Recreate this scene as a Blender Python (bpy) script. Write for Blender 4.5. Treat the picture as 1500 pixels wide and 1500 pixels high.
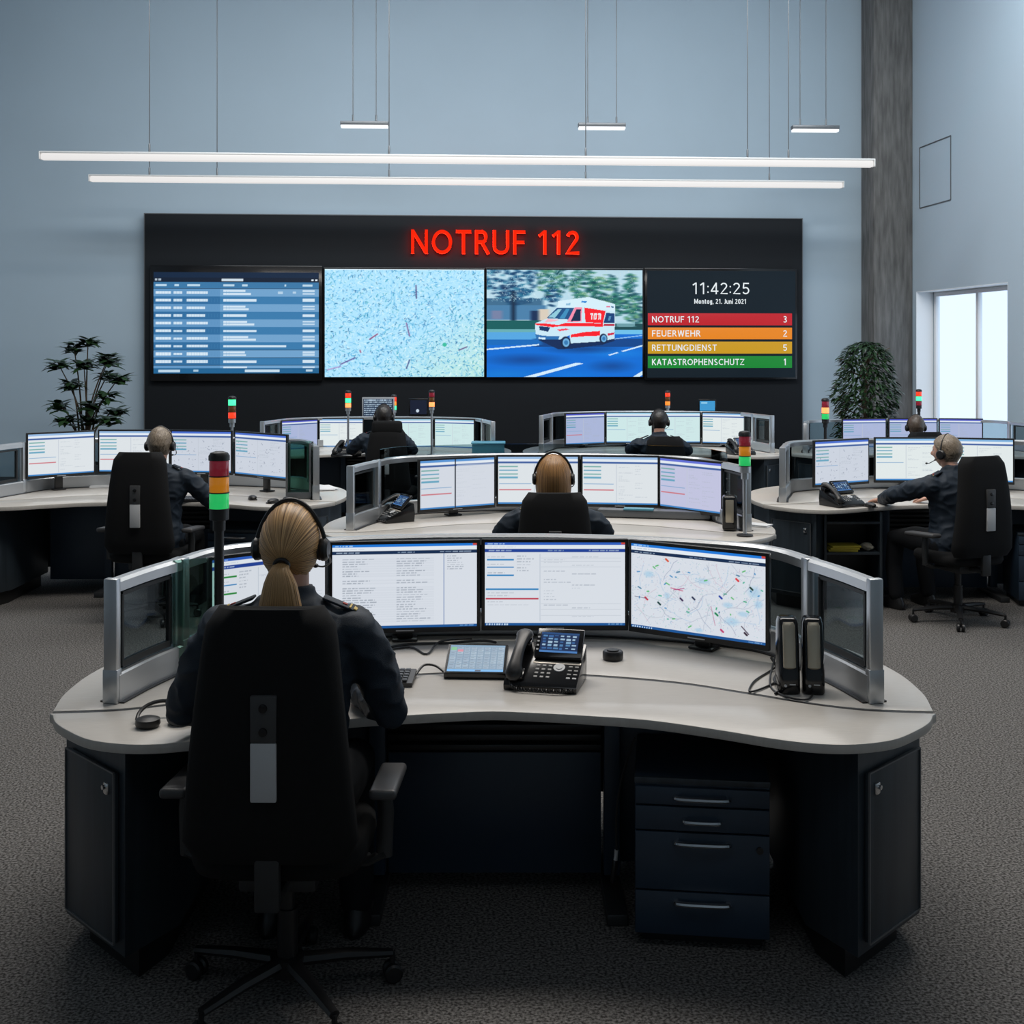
import bpy, bmesh, math, random
import numpy as np
from mathutils import Vector, Matrix, noise
random.seed(7); RNG = np.random.default_rng(7)
for o in list(bpy.data.objects): bpy.data.objects.remove(o)
SC = bpy.context.scene; COL = SC.collection
PI = math.pi; R = math.radians

# ---------------------------------------------------------------- camera
EYE = 1.9; F = 1800.0; HZ = 505.0
cam = bpy.data.cameras.new('camera'); camo = bpy.data.objects.new('camera', cam); COL.objects.link(camo)
camo.location = (0, 0, EYE); camo.rotation_euler = (PI/2, 0, 0)
cam.sensor_width = 36; cam.lens = F/1500*36; cam.shift_y = -(750-HZ)/1500
cam.clip_start = .05; cam.clip_end = 200
SC.camera = camo
# ---------------------------------------------------------------- light and exposure
SC.view_settings.view_transform = 'Standard'; SC.view_settings.look = 'None'
SC.view_settings.exposure = 0.0; SC.view_settings.gamma = 1.0; SC.view_settings.use_curve_mapping = False
wd = bpy.data.worlds.new('sky'); SC.world = wd; wd.use_nodes = True
bg = wd.node_tree.nodes['Background']; bg.inputs[0].default_value = (.72, .86, 1, 1); bg.inputs[1].default_value = 1.35
def area(name, loc, rot, sx, sy, power, col):
    l = bpy.data.lights.new(name, 'AREA'); l.shape = 'RECTANGLE'; l.size = sx; l.size_y = sy; l.energy = power; l.color = col
    o = bpy.data.objects.new(name, l); COL.objects.link(o); o.location = loc; o.rotation_euler = rot; return o
area('ceiling_light_wall', (.3, 12.6, 6.95), (R(38), 0, R(4)), 11, 1.6, 470, (.90, .96, 1))
area('ceiling_light_middle', (0, 11.0, 6.9), (0, 0, R(4)), 9, 1.2, 260, (1, .97, .93))
area('ceiling_light_front', (.6, 6.6, 6.9), (R(-6), 0, R(4)), 7, 1.2, 430, (1, .95, .89))
area('fill_light_rear', (.3, 0, 6.9), (0, 0, R(4)), 7, 1.2, 36, (.92, .96, 1))  # added unseen fill above the camera, lifts surfaces that face it

A = math.atan(.7/9.26); OY = 17.384                     # the back wall is turned a little from the camera
U = Vector((math.cos(A), math.sin(A), 0)); N = Vector((math.sin(A), -math.cos(A), 0))
WO = Vector((0, OY, 0))
def wall_pt(px, py, off=0.0):
    k = (px-750)/F
    d = (off - OY*math.cos(A))/(k*math.sin(A) - math.cos(A))
    return Vector((k*d, d, EYE-(py-HZ)/F*d))
def at_d(px, py, d): return Vector(((px-750)/F*d, d, EYE-(py-HZ)/F*d))
def at_z(px, py, z):
    d = F*(EYE-z)/(py-HZ); return Vector(((px-750)/F*d, d, z))

# ---------------------------------------------------------------- materials
def lin(c):
    c = np.asarray(c, dtype=float); return np.where(c <= .04045, c/12.92, ((c+.055)/1.055)**2.4)
def s255(r, g, b): return tuple(lin(np.array([r, g, b])/255.))
MATS = {}
def mat(name, col, rough=.5, metal=0, emit=None, es=1, bump=0, bscale=200, var=0, vscale=8, spec=.5, coat=0, stretch=None, trans=0, alpha=1):
    m = bpy.data.materials.new(name); m.use_nodes = True; nt = m.node_tree; b = nt.nodes['Principled BSDF']
    b.inputs['Base Color'].default_value = (*col, 1); b.inputs['Roughness'].default_value = rough; b.inputs['Metallic'].default_value = metal
    b.inputs['Specular IOR Level'].default_value = spec; b.inputs['Coat Weight'].default_value = coat
    b.inputs['Transmission Weight'].default_value = trans
    if emit: b.inputs['Emission Color'].default_value = (*emit, 1); b.inputs['Emission Strength'].default_value = es
    tc = nt.nodes.new('ShaderNodeTexCoord'); src = tc.outputs['Object']
    if stretch:
        mp = nt.nodes.new('ShaderNodeMapping'); mp.inputs['Scale'].default_value = stretch; nt.links.new(src, mp.inputs[0]); src = mp.outputs[0]
    if bump:
        n = nt.nodes.new('ShaderNodeTexNoise'); n.inputs['Scale'].default_value = bscale; n.inputs['Detail'].default_value = 3
        nt.links.new(src, n.inputs['Vector']); bp = nt.nodes.new('ShaderNodeBump'); bp.inputs['Strength'].default_value = bump; bp.inputs['Distance'].default_value = .01
        nt.links.new(n.outputs['Fac'], bp.inputs['Height']); nt.links.new(bp.outputs[0], b.inputs['Normal'])
    if var:
        n = nt.nodes.new('ShaderNodeTexNoise'); n.inputs['Scale'].default_value = vscale; n.inputs['Detail'].default_value = 5
        nt.links.new(src, n.inputs['Vector']); r = nt.nodes.new('ShaderNodeValToRGB')
        r.color_ramp.elements[0].position = .3; r.color_ramp.elements[1].position = .7
        r.color_ramp.elements[0].color = tuple(c*(1-var) for c in col)+(1,); r.color_ramp.elements[1].color = tuple(min(1, c*(1+var)) for c in col)+(1,)
        nt.links.new(n.outputs['Fac'], r.inputs[0]); nt.links.new(r.outputs[0], b.inputs['Base Color'])
    MATS[name] = m; return m
def glassmat(name, tint, gloss=.12, rough=.02):
    m = bpy.data.materials.new(name); m.use_nodes = True; nt = m.node_tree
    for n in list(nt.nodes):
        if n.type == 'BSDF_PRINCIPLED': nt.nodes.remove(n)
    out = [n for n in nt.nodes if n.type == 'OUTPUT_MATERIAL'][0]
    t = nt.nodes.new('ShaderNodeBsdfTransparent'); t.inputs[0].default_value = (*tint, 1)
    g = nt.nodes.new('ShaderNodeBsdfGlossy'); g.inputs['Roughness'].default_value = rough
    lw = nt.nodes.new('ShaderNodeLayerWeight'); lw.inputs[0].default_value = gloss
    mx = nt.nodes.new('ShaderNodeMixShader'); nt.links.new(lw.outputs['Fresnel'], mx.inputs[0]); nt.links.new(t.outputs[0], mx.inputs[1]); nt.links.new(g.outputs[0], mx.inputs[2])
    nt.links.new(mx.outputs[0], out.inputs[0]); MATS[name] = m; return m
def attrmat(name, attr='Col', strength=1.0, emission=True, ramp=None):
    m = bpy.data.materials.new(name); m.use_nodes = True; nt = m.node_tree; b = nt.nodes['Principled BSDF']
    a = nt.nodes.new('ShaderNodeAttribute'); a.attribute_name = attr
    b.inputs['Base Color'].default_value = (.01, .01, .012, 1); b.inputs['Roughness'].default_value = .35; b.inputs['Specular IOR Level'].default_value = .3
    nt.links.new(a.outputs['Color'], b.inputs['Emission Color']); b.inputs['Emission Strength'].default_value = strength
    MATS[name] = m; return m
M_wall = mat('wall_paint', (.395, .49, .565), .75, bump=.04, bscale=90, var=.05, vscale=.35)
M_side = mat('side_wall_paint', (.44, .54, .62), .75, bump=.04, bscale=90)
M_white = mat('white_reveal', (.84, .86, .88), .6)
M_ceil = mat('ceiling_paint', (.5, .55, .6), .8)
M_conc = mat('concrete', (.135, .132, .128), .85, bump=.25, bscale=30, var=.35, vscale=3, stretch=(6, 6, .8))
M_panel = mat('charcoal_panel', (.0135, .0155, .0185), .75, bump=.03, bscale=150, spec=.2)
M_black = mat('black_plastic', (.012, .012, .013), .38)
M_gloss = mat('gloss_black', (.008, .008, .009), .15)
M_fab = mat('black_fabric', (.0075, .0078, .0085), .85, bump=.25, bscale=700, spec=.2)
M_rub = mat('dark_rubber', (.045, .046, .048), .6)
M_pad = mat('armrest_pad', (.05, .05, .052), .42)
M_desk = mat('desk_laminate', (.50, .475, .44), .28, bump=.02, bscale=300, var=.05, vscale=25, stretch=(1, 9, 1))
M_edge = mat('desk_edge', (.36, .345, .325), .45)
M_navy = mat('navy_panel', (.020, .038, .064), .42, bump=.03, bscale=200)
M_navyd = mat('dark_navy_laminate', (.026, .036, .046), .38, var=.25, vscale=3, stretch=(12, 12, .7))
M_alu = mat('brushed_aluminium', (.55, .57, .59), .34, metal=.85, bump=.03, bscale=60, stretch=(1, 1, 25))
M_alud = mat('grey_aluminium', (.16, .17, .18), .42, metal=.6)
M_dark = mat('dark_metal', (.03, .032, .034), .45, metal=.3)
M_chrome = mat('satin_chrome', (.72, .73, .74), .22, metal=1)
M_plate = mat('grey_plate', (.48, .49, .50), .5)
M_uni = mat('navy_uniform_cloth', (.0085, .018, .032), .62, bump=.3, bscale=500, spec=.4)
M_trou = mat('black_trousers', (.008, .009, .011), .85, bump=.2, bscale=500, spec=.2)
M_skin = mat('skin', (.52, .29, .21), .5, var=.1, vscale=20)
M_gold = mat('gold_thread', (.6, .42, .1), .4)
M_redb = mat('red_thread', (.4, .05, .04), .6)
M_lampbody = mat('lamp_housing', (.32, .34, .36), .5)
M_paper = mat('white_paper', (.66, .67, .68), .7)
M_yel = mat('yellow_card', (.62, .5, .05), .6)
M_crump = mat('cream_paper', (.5, .46, .36), .8)
M_teal = mat('teal_plastic', (.08, .28, .38), .4)
M_trunk = mat('tree_bark', (.10, .07, .045), .85, bump=.4, bscale=60)
M_leaf = mat('glossy_leaf', (.018, .045, .016), .32, var=.55, vscale=7)
M_pot = mat('grey_planter', (.06, .062, .065), .6)
M_soil = mat('soil', (.03, .022, .016), .95)
M_bronze = mat('bronze_grille', (.46, .41, .32), .34, metal=.65)
M_glass = glassmat('smoked_glass', (.60, .66, .68), .10)
M_clear = glassmat('clear_glass', (.78, .86, .84), .25)
M_pane = glassmat('window_glass', (.95, .97, 1), .03)
M_lamp = mat('lamp_diffuser', (.12, .12, .12), .5, emit=(.93, .90, .88), es=.80)
M_lampw = mat('lamp_diffuser_short', (.12, .12, .12), .5, emit=(.95, .97, 1), es=1.0)
M_sign = mat('red_neon', (.02, .001, .001), .9, emit=(1, .022, .003), es=.95, spec=.05)
M_signside = mat('red_neon_side', (.4, .01, .005), .4, emit=(.9, .01, .003), es=14.0)
M_textw = mat('screen_text', (.02, .02, .02), .5, emit=(.82, .88, .91), es=.92)
M_screen = attrmat('lit_screen', strength=1.0)
def lens(name, c, e, es): return mat(name, c, .18, emit=e, es=es, coat=.5)
L_red = lens('red_lens', (.22, .012, .025), (.3, .02, .04), .28)
L_amb = lens('amber_lens', (.6, .24, .015), (.6, .2, .01), .45)
L_grn = lens('green_lens', (.02, .42, .10), (.02, .5, .12), .75)
L_RED = lens('red_lens_lit', (.6, .03, .01), (1, .05, .015), 1.0)
L_AMB = lens('amber_lens_lit', (.7, .2, .02), (1, .22, .03), 1.1)
L_GRN = lens('green_lens_lit', (.05, .6, .2), (.06, .95, .36), 1.6)
L_ORA = lens('orange_lens_lit', (.7, .12, .02), (1, .25, .08), 2.2)
L_dk = lens('dark_amber_lens', (.12, .05, .01), (.1, .03, .01), .2)

# carpet
m = mat('grey_carpet', (.11, .105, .10), .95, bump=.8, bscale=300, spec=.1); nt = m.node_tree
n1 = nt.nodes.new('ShaderNodeTexNoise'); n1.inputs['Scale'].default_value = 105; n1.inputs['Detail'].default_value = 4
rp = nt.nodes.new('ShaderNodeValToRGB'); rp.color_ramp.elements[0].position = .38; rp.color_ramp.elements[1].position = .64
rp.color_ramp.elements[0].color = (.05, .047, .045, 1); rp.color_ramp.elements[1].color = (.26, .25, .24, 1)
tc = nt.nodes.new('ShaderNodeTexCoord'); nt.links.new(tc.outputs['Object'], n1.inputs['Vector']); nt.links.new(n1.outputs['Fac'], rp.inputs[0])
nt.links.new(rp.outputs[0], nt.nodes['Principled BSDF'].inputs['Base Color']); M_carpet = m
# hair: streaks that follow the strand angle stored on the vertices
def hairmat(name, dark, light, scale=26):
    m = bpy.data.materials.new(name); m.use_nodes = True; nt = m.node_tree; b = nt.nodes['Principled BSDF']
    a = nt.nodes.new('ShaderNodeAttribute'); a.attribute_name = 'strand'
    n = nt.nodes.new('ShaderNodeTexNoise'); n.noise_dimensions = '1D'; n.inputs['Scale'].default_value = scale; n.inputs['Detail'].default_value = 6; n.inputs['Roughness'].default_value = .65
    nt.links.new(a.outputs['Fac'], n.inputs['W'])
    r = nt.nodes.new('ShaderNodeValToRGB'); r.color_ramp.elements[0].position = .38; r.color_ramp.elements[1].position = .64
    r.color_ramp.elements[0].color = (*dark, 1); r.color_ramp.elements[1].color = (*light, 1)
    nt.links.new(n.outputs['Fac'], r.inputs[0]); nt.links.new(r.outputs[0], b.inputs['Base Color']); b.inputs['Roughness'].default_value = .38
    b.inputs['Specular IOR Level'].default_value = .5
    bp = nt.nodes.new('ShaderNodeBump'); bp.inputs['Strength'].default_value = .35; bp.inputs['Distance'].default_value = .004
    nt.links.new(n.outputs['Fac'], bp.inputs['Height']); nt.links.new(bp.outputs[0], b.inputs['Normal']); return m
H_blond = hairmat('blonde_hair', (.15, .07, .022), (.80, .49, .22), 22)
H_honey = hairmat('honey_blonde_hair', (.10, .045, .014), (.50, .26, .09), 22)
H_dark = hairmat('dark_hair', (.006, .005, .005), (.03, .025, .022))
H_brown = hairmat('short_brown_hair', (.028, .020, .015), (.13, .095, .07))
H_grey = hairmat('grey_blonde_hair', (.07, .048, .03), (.36, .29, .215))

# ---------------------------------------------------------------- mesh helpers
class G:
    """collects shapes and links them as one mesh object"""
    def __init__(s): s.v = []; s.f = []; s.m = []; s.sm = []
    def add(s, verts, faces, mi=0, M=None, smooth=True):
        k = len(s.v)
        s.v += [tuple(M @ Vector(v)) if M is not None else tuple(v) for v in verts]
        s.f += [tuple(i+k for i in f) for f in faces]; s.m += [mi]*len(faces); s.sm += [smooth]*len(faces); return s
    def bm(s, bm, mi=0, M=None):
        bm.verts.index_update()
        s.add([v.co for v in bm.verts], [[v.index for v in f.verts] for f in bm.faces], mi, M); bm.free(); return s
    def box(s, c, d, bev=0, mi=0, rot=None, seg=2):
        bm = bmesh.new(); bmesh.ops.create_cube(bm, size=1); bmesh.ops.scale(bm, vec=d, verts=bm.verts)
        if bev: bmesh.ops.bevel(bm, geom=list(bm.edges), offset=min(bev, min(d)*.49), segments=seg, profile=.5, affect='EDGES')
        M = Matrix.Translation(c)
        if rot is not None: M = M @ rot
        return s.bm(bm, mi, M)
    def prism(s, poly, z0, z1, bev=0, mi=0, M=None, seg=2):
        bm = bmesh.new(); vs = [bm.verts.new((p[0], p[1], z0)) for p in poly]; f = bm.faces.new(vs)
        r = bmesh.ops.extrude_face_region(bm, geom=[f]); bmesh.ops.translate(bm, vec=(0, 0, z1-z0), verts=[e for e in r['geom'] if isinstance(e, bmesh.types.BMVert)])
        bmesh.ops.recalc_face_normals(bm, faces=bm.faces)
        if bev:
            es = [e for e in bm.edges if abs(e.verts[0].co.z-e.verts[1].co.z) < 1e-6]
            bmesh.ops.bevel(bm, geom=es, offset=bev, segments=seg, profile=.5, affect='EDGES')
        return s.bm(bm, mi, M)
    def rings(s, rings, mi=0, close=True, cap=True, M=None):
        n = len(rings[0]); vs = [p for r in rings for p in r]; fs = []
        for i in range(len(rings)-1):
            for j in range(n if close else n-1):
                a, b = i*n+j, i*n+(j+1) % n; fs.append((a, b, b+n, a+n))
        if cap and close:
            fs.append(tuple(reversed(range(n)))); fs.append(tuple((len(rings)-1)*n+j for j in range(n)))
        return s.add(vs, fs, mi, M)
    def tube(s, pts, r, n=10, mi=0, M=None, flat=1.0, round_ends=False):
        pts = [Vector(p) for p in pts]; rs = list(r) if hasattr(r, '__len__') else [r]*len(pts)
        if round_ends:
            d0 = (pts[0]-pts[1]).normalized(); d1 = (pts[-1]-pts[-2]).normalized()
            pts = [pts[0]+d0*rs[0]*.85, pts[0]+d0*rs[0]*.55]+pts+[pts[-1]+d1*rs[-1]*.55, pts[-1]+d1*rs[-1]*.85]
            rs = [rs[0]*.4, rs[0]*.82]+rs+[rs[-1]*.82, rs[-1]*.4]
        rg = []; ref = None
        for i, p in enumerate(pts):
            t = (pts[min(i+1, len(pts)-1)]-pts[max(i-1, 0)]).normalized()
            if ref is None: ref = Vector((0, 0, 1)) if abs(t.z) < .9 else Vector((0, 1, 0))
            x = t.cross(ref); x.normalize(); ref = x.cross(t)
            rg.append([p+(x*math.cos(2*PI*k/n)+ref*math.sin(2*PI*k/n)*flat)*rs[i] for k in range(n)])
        return s.rings(rg, mi, M=M)
    def lathe(s, prof, n=24, mi=0, M=None):
        return s.rings([[(r*math.cos(2*PI*k/n), r*math.sin(2*PI*k/n), z) for k in range(n)] for r, z in prof], mi, M=M)
    def ball(s, c, r, n=16, mi=0, M=None):
        r = r if hasattr(r, '__len__') else (r, r, r); rg = []
        for i in range(1, n):
            a = PI*i/n; rg.append([(c[0]+r[0]*math.sin(a)*math.cos(2*PI*k/(2*n)), c[1]+r[1]*math.sin(a)*math.sin(2*PI*k/(2*n)), c[2]-r[2]*math.cos(a)) for k in range(2*n)])
        return s.rings(rg, mi, M=M)
    def sweep(s, path, w, z0, z1, mi=0, bev=0):
        """rectangular bar following a plan path"""
        rg = []; P = [Vector((p[0], p[1])) for p in path]
        for i, p in enumerate(P):
            t = (P[min(i+1, len(P)-1)]-P[max(i-1, 0)]).normalized(); q = Vector((-t.y, t.x))*w/2
            b = bev
            if b: sec = [(-1, z0), (1, z0), (1, z1-b), (1-2*b/w, z1), (-1+2*b/w, z1), (-1, z1-b)]
            else: sec = [(-1, z0), (1, z0), (1, z1), (-1, z1)]
            rg.append([(p.x+q.x*a, p.y+q.y*a, z) for a, z in sec])
        return s.rings(rg, mi)
    def mesh(s, name, mats, ang=35):
        me = bpy.data.meshes.new(name); me.from_pydata(s.v, [], s.f); mats = mats if isinstance(mats, (list, tuple)) else [mats]
        for m_ in mats: me.materials.append(m_)
        me.polygons.foreach_set('material_index', s.m); me.polygons.foreach_set('use_smooth', s.sm)
        b = bmesh.new(); b.from_mesh(me); bmesh.ops.recalc_face_normals(b, faces=b.faces); b.to_mesh(me); b.free()
        me.set_sharp_from_angle(angle=R(ang)); me.update(); return me
    def build(s, name, mats, parent=None, loc=(0, 0, 0), rz=0, label=None, ang=35):
        return link(name, s.mesh(name, mats, ang), parent, loc, rz, label)
def link(name, data, parent=None, loc=(0, 0, 0), rz=0, label=None, scale=None):
    o = bpy.data.objects.new(name, data); COL.objects.link(o); o.location = loc; o.rotation_euler = (0, 0, rz)
    if parent: o.parent = parent
    if label: o['label'] = label
    if scale: o.scale = scale
    return o
def tag(o, label, cat, group=None, kind=None):
    o['label'] = label; o['category'] = cat
    if group: o['group'] = group
    if kind: o['kind'] = kind
    return o
def thing(name, label, cat, loc=(0, 0, 0), rz=0, group=None):
    o = bpy.data.objects.new(name, None); COL.objects.link(o); o.location = loc; o.rotation_euler = (0, 0, rz); o.empty_display_size = .05
    return tag(o, label, cat, group)
def struct(o): o['kind'] = 'structure'; return o
def dup(o, label=None, loc=None, rz=None, parent=None):
    c = o.copy(); COL.objects.link(c)
    if parent: c.parent = parent
    if label: c['label'] = label
    if loc is not None: c.location = loc
    if rz is not None: c.rotation_euler = (0, 0, rz)
    for ch in list(o.children): dup(ch, parent=c)
    return c
def catmull(P, n=8, closed=False):
    P = [Vector(p) for p in P]; out = []; L = len(P)
    for i in range(L if closed else L-1):
        g = (lambda k: P[k % L]) if closed else (lambda k: P[max(0, min(L-1, k))])
        a, b, c, d = g(i-1), g(i), g(i+1), g(i+2)
        for j in range(n):
            t = j/n; out.append(.5*((2*b)+(c-a)*t+(2*a-5*b+4*c-d)*t*t+(3*b-a-3*c+d)*t**3))
    if not closed: out.append(P[-1])
    return out
def baked(g, name, voxel, smooth=4, fac=.5):
    """fuse all shapes of g into one continuous surface"""
    me = g.mesh(name, M_skin); o = bpy.data.objects.new(name, me); COL.objects.link(o)
    r = o.modifiers.new('r', 'REMESH'); r.mode = 'VOXEL'; r.voxel_size = voxel; r.use_smooth_shade = True
    if smooth: q = o.modifiers.new('s', 'SMOOTH'); q.iterations = smooth; q.factor = fac
    dg = bpy.context.evaluated_depsgraph_get(); res = bpy.data.meshes.new_from_object(o.evaluated_get(dg)); bpy.data.objects.remove(o)
    res.name = name; return res
def solid(me, t):
    o = bpy.data.objects.new('tmp', me); COL.objects.link(o); q = o.modifiers.new('s', 'SOLIDIFY'); q.thickness = t; q.offset = -1
    dg = bpy.context.evaluated_depsgraph_get(); res = bpy.data.meshes.new_from_object(o.evaluated_get(dg)); bpy.data.objects.remove(o); return res
def arc(cx, cy, rx, ry, a0, a1, n=14): return [(cx+rx*math.cos(R(a0+(a1-a0)*i/n)), cy+ry*math.sin(R(a0+(a1-a0)*i/n))) for i in range(n+1)]
def glyph(ch, s):
    """centre lines of one character, capital height 1; returns strokes and advance"""
    g = {
    'N': ([[(s, 0), (s, 1)], [(s, .97), (.70-s, .03)], [(.70-s, 0), (.70-s, 1)]], .70), 'O': ([arc(.42, .5, .42-s, .5-s, 90, 450, 28)], .84), 'T': ([[(0, 1-s), (.62, 1-s)], [(.31, 0), (.31, 1-s)]], .62),
    'R': ([[(s, 0), (s, 1)], [(s, 1-s), (.28, 1-s)]+arc(.28, .72, .24-s, .28-s, 90, -90)+[(s, .44+s)], [(.30, .46), (.56, 0)]], .58), 'U': ([[(s, 1), (s, .3)]+arc(.34, .3, .34-s, .3-s, 180, 360)+[(.68-s, 1)]], .68),
    'F': ([[(s, 0), (s, 1)], [(s, 1-s), (.5, 1-s)], [(s, .5), (.46, .5)]], .50), 'E': ([[(s, 0), (s, 1)], [(s, 1-s), (.52, 1-s)], [(s, .52), (.47, .52)], [(s, s), (.53, s)]], .54), 'H': ([[(s, 0), (s, 1)], [(s, .53), (.68-s, .53)], [(.68-s, 0), (.68-s, 1)]], .68),
    'W': ([[(s, 1), (.25, 0)], [(.25, 0), (.47, 1)], [(.47, 1), (.69, 0)], [(.69, 0), (.94-s, 1)]], .94), 'G': ([arc(.42, .5, .42-s, .5-s, 45, 318, 22)+[(.76-s, .2), (.76-s, .46), (.48, .46)]], .78), 'D': ([[(s, 0), (s, 1)], [(s, 1-s), (.3, 1-s)]+arc(.3, .5, .4-s, .5-s, 90, -90, 18)+[(s, s)]], .70),
    'I': ([[(s, 0), (s, 1)]], 2*s), 'S': ([arc(.29, .735, .24-s, .265-s, 35, 250)+arc(.29, .265, .28-s, .265-s, 75, -145)], .58), 'K': ([[(s, 0), (s, 1)], [(s, .38), (.52, 1)], [(.2, .55), (.58, 0)]], .60),
    'A': ([[(s*.6, 0), (.34, 1)], [(.34, 1), (.68-s*.6, 0)], [(.15, .34), (.53, .34)]], .68), 'P': ([[(s, 0), (s, 1)], [(s, 1-s), (.28, 1-s)]+arc(.28, .70, .26-s, .3-s, 90, -90)+[(s, .40+s)]], .55), 'C': ([arc(.42, .5, .42-s, .5-s, 48, 312, 22)], .72), 'Z': ([[(.02, 1-s), (.58, 1-s), (.04, s), (.6, s)]], .60),
    'M': ([[(s, 0), (s, 1)], [(s, 1), (.42, .1)], [(.42, .1), (.84-s, 1)], [(.84-s, 0), (.84-s, 1)]], .84), 'J': ([[(.36-s, 1), (.36-s, .26)]+arc(.18, .26, .18-s, .26-s, 0, -150)], .36),
    '1': ([[(.28, 0), (.28, 1)], [(.28, .97), (.04, .77)]], .42), '2': ([arc(.27, .72, .26-s, .28-s, 165, -35)+[(.06, s), (.55, s)]], .56), '3': ([arc(.25, .745, .24-s, .255-s, 150, -80)+arc(.25, .27, .27-s, .27-s, 80, -150)], .54), '4': ([[(.42, 0), (.42, 1)], [(.42, .97), (.05, .26)], [(.02, .26), (.58, .26)]], .58),
    '5': ([[(.5, 1-s), (.12, 1-s), (.09, .56)]+arc(.26, .32, .28-s, .32-s, 125, -150)], .55), '0': ([arc(.28, .5, .28-s, .5-s, 90, 450, 24)], .56), ':': ([[(s, .12), (s, .12+2*s)], [(s, .6), (s, .6+2*s)]], 2*s), '.': ([[(s, 0), (s, 2*s)]], 2*s), ',': ([[(s, 2*s), (s*.4, -.14)]], 2*s), ' ': ([], .22),
    'o': ([arc(.28, .36, .28-s, .36-s, 90, 450, 20)], .56), 'n': ([[(s, 0), (s, .72)], [(s, .4)]+arc(.26, .44, .26-s, .28-s, 180, 0)+[(.52-s, 0)]], .52), 't': ([[(.14, .93), (.14, .16), (.22, s), (.32, s)], [(0, .72-s), (.32, .72-s)]], .34), 'a': ([arc(.26, .36, .26-s, .36-s, 90, 450, 20), [(.52-s, 0), (.52-s, .72)]], .53),
    'g': ([arc(.26, .36, .26-s, .36-s, 90, 450, 20), [(.52-s, .72), (.52-s, -.05)]+arc(.26, -.05, .26-s, .2-s, 0, -150)], .53), 'u': ([[(s, .72), (s, .28)]+arc(.26, .28, .26-s, .28-s, 180, 360)+[(.52-s, .72)], [(.52-s, 0), (.52-s, .72)]], .52), 'i': ([[(s, 0), (s, .72)], [(s, .88), (s, .88+2*s)]], 2*s)}
    return g[ch]
def text_mesh(body, w, h, depth=.002, mats=None, sw=.14, gap=.13):
    """writing drawn with strokes, fitted to a width and a capital height; x-z plane, facing -y, origin at the lower left"""
    s = sw/2; x = 0; st = []
    for ch in body:
        k, adv = glyph(ch, s); st += [[(p[0]+x, p[1]) for p in q] for q in k]; x += adv+gap
    sx = w/(x-gap); g = G()
    for q in st:
        P = [Vector((p[0]*sx, p[1]*h)) for p in q]; closed = (P[0]-P[-1]).length < 1e-6; n = len(P); rg = []
        for i, p in enumerate(P):
            a_ = P[i-1] if i else (P[-2] if closed else p); b_ = P[i+1] if i < n-1 else (P[1] if closed else p); t0 = (p-a_).normalized() if (p-a_).length > 1e-9 else (b_-p).normalized(); t1 = (b_-p).normalized() if (b_-p).length > 1e-9 else t0
            t = (t0+t1).normalized(); m_ = min(1.35, 1/max(.3, t.dot(t0))); nn = Vector((-t.y, t.x))*(sw*h*.5*m_*.95)
            rg.append([(p.x+nn.x, -depth/2, p.y+nn.y), (p.x-nn.x, -depth/2, p.y-nn.y), (p.x-nn.x, depth/2, p.y-nn.y), (p.x+nn.x, depth/2, p.y+nn.y)])
        g.rings(rg, cap=not closed)
    me = g.mesh('lettering', mats or [M_textw])
    if mats and len(mats) > 1:
        for p in me.polygons: p.material_index = 0 if abs(p.normal.y) > .9 else 1
    return me

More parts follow.
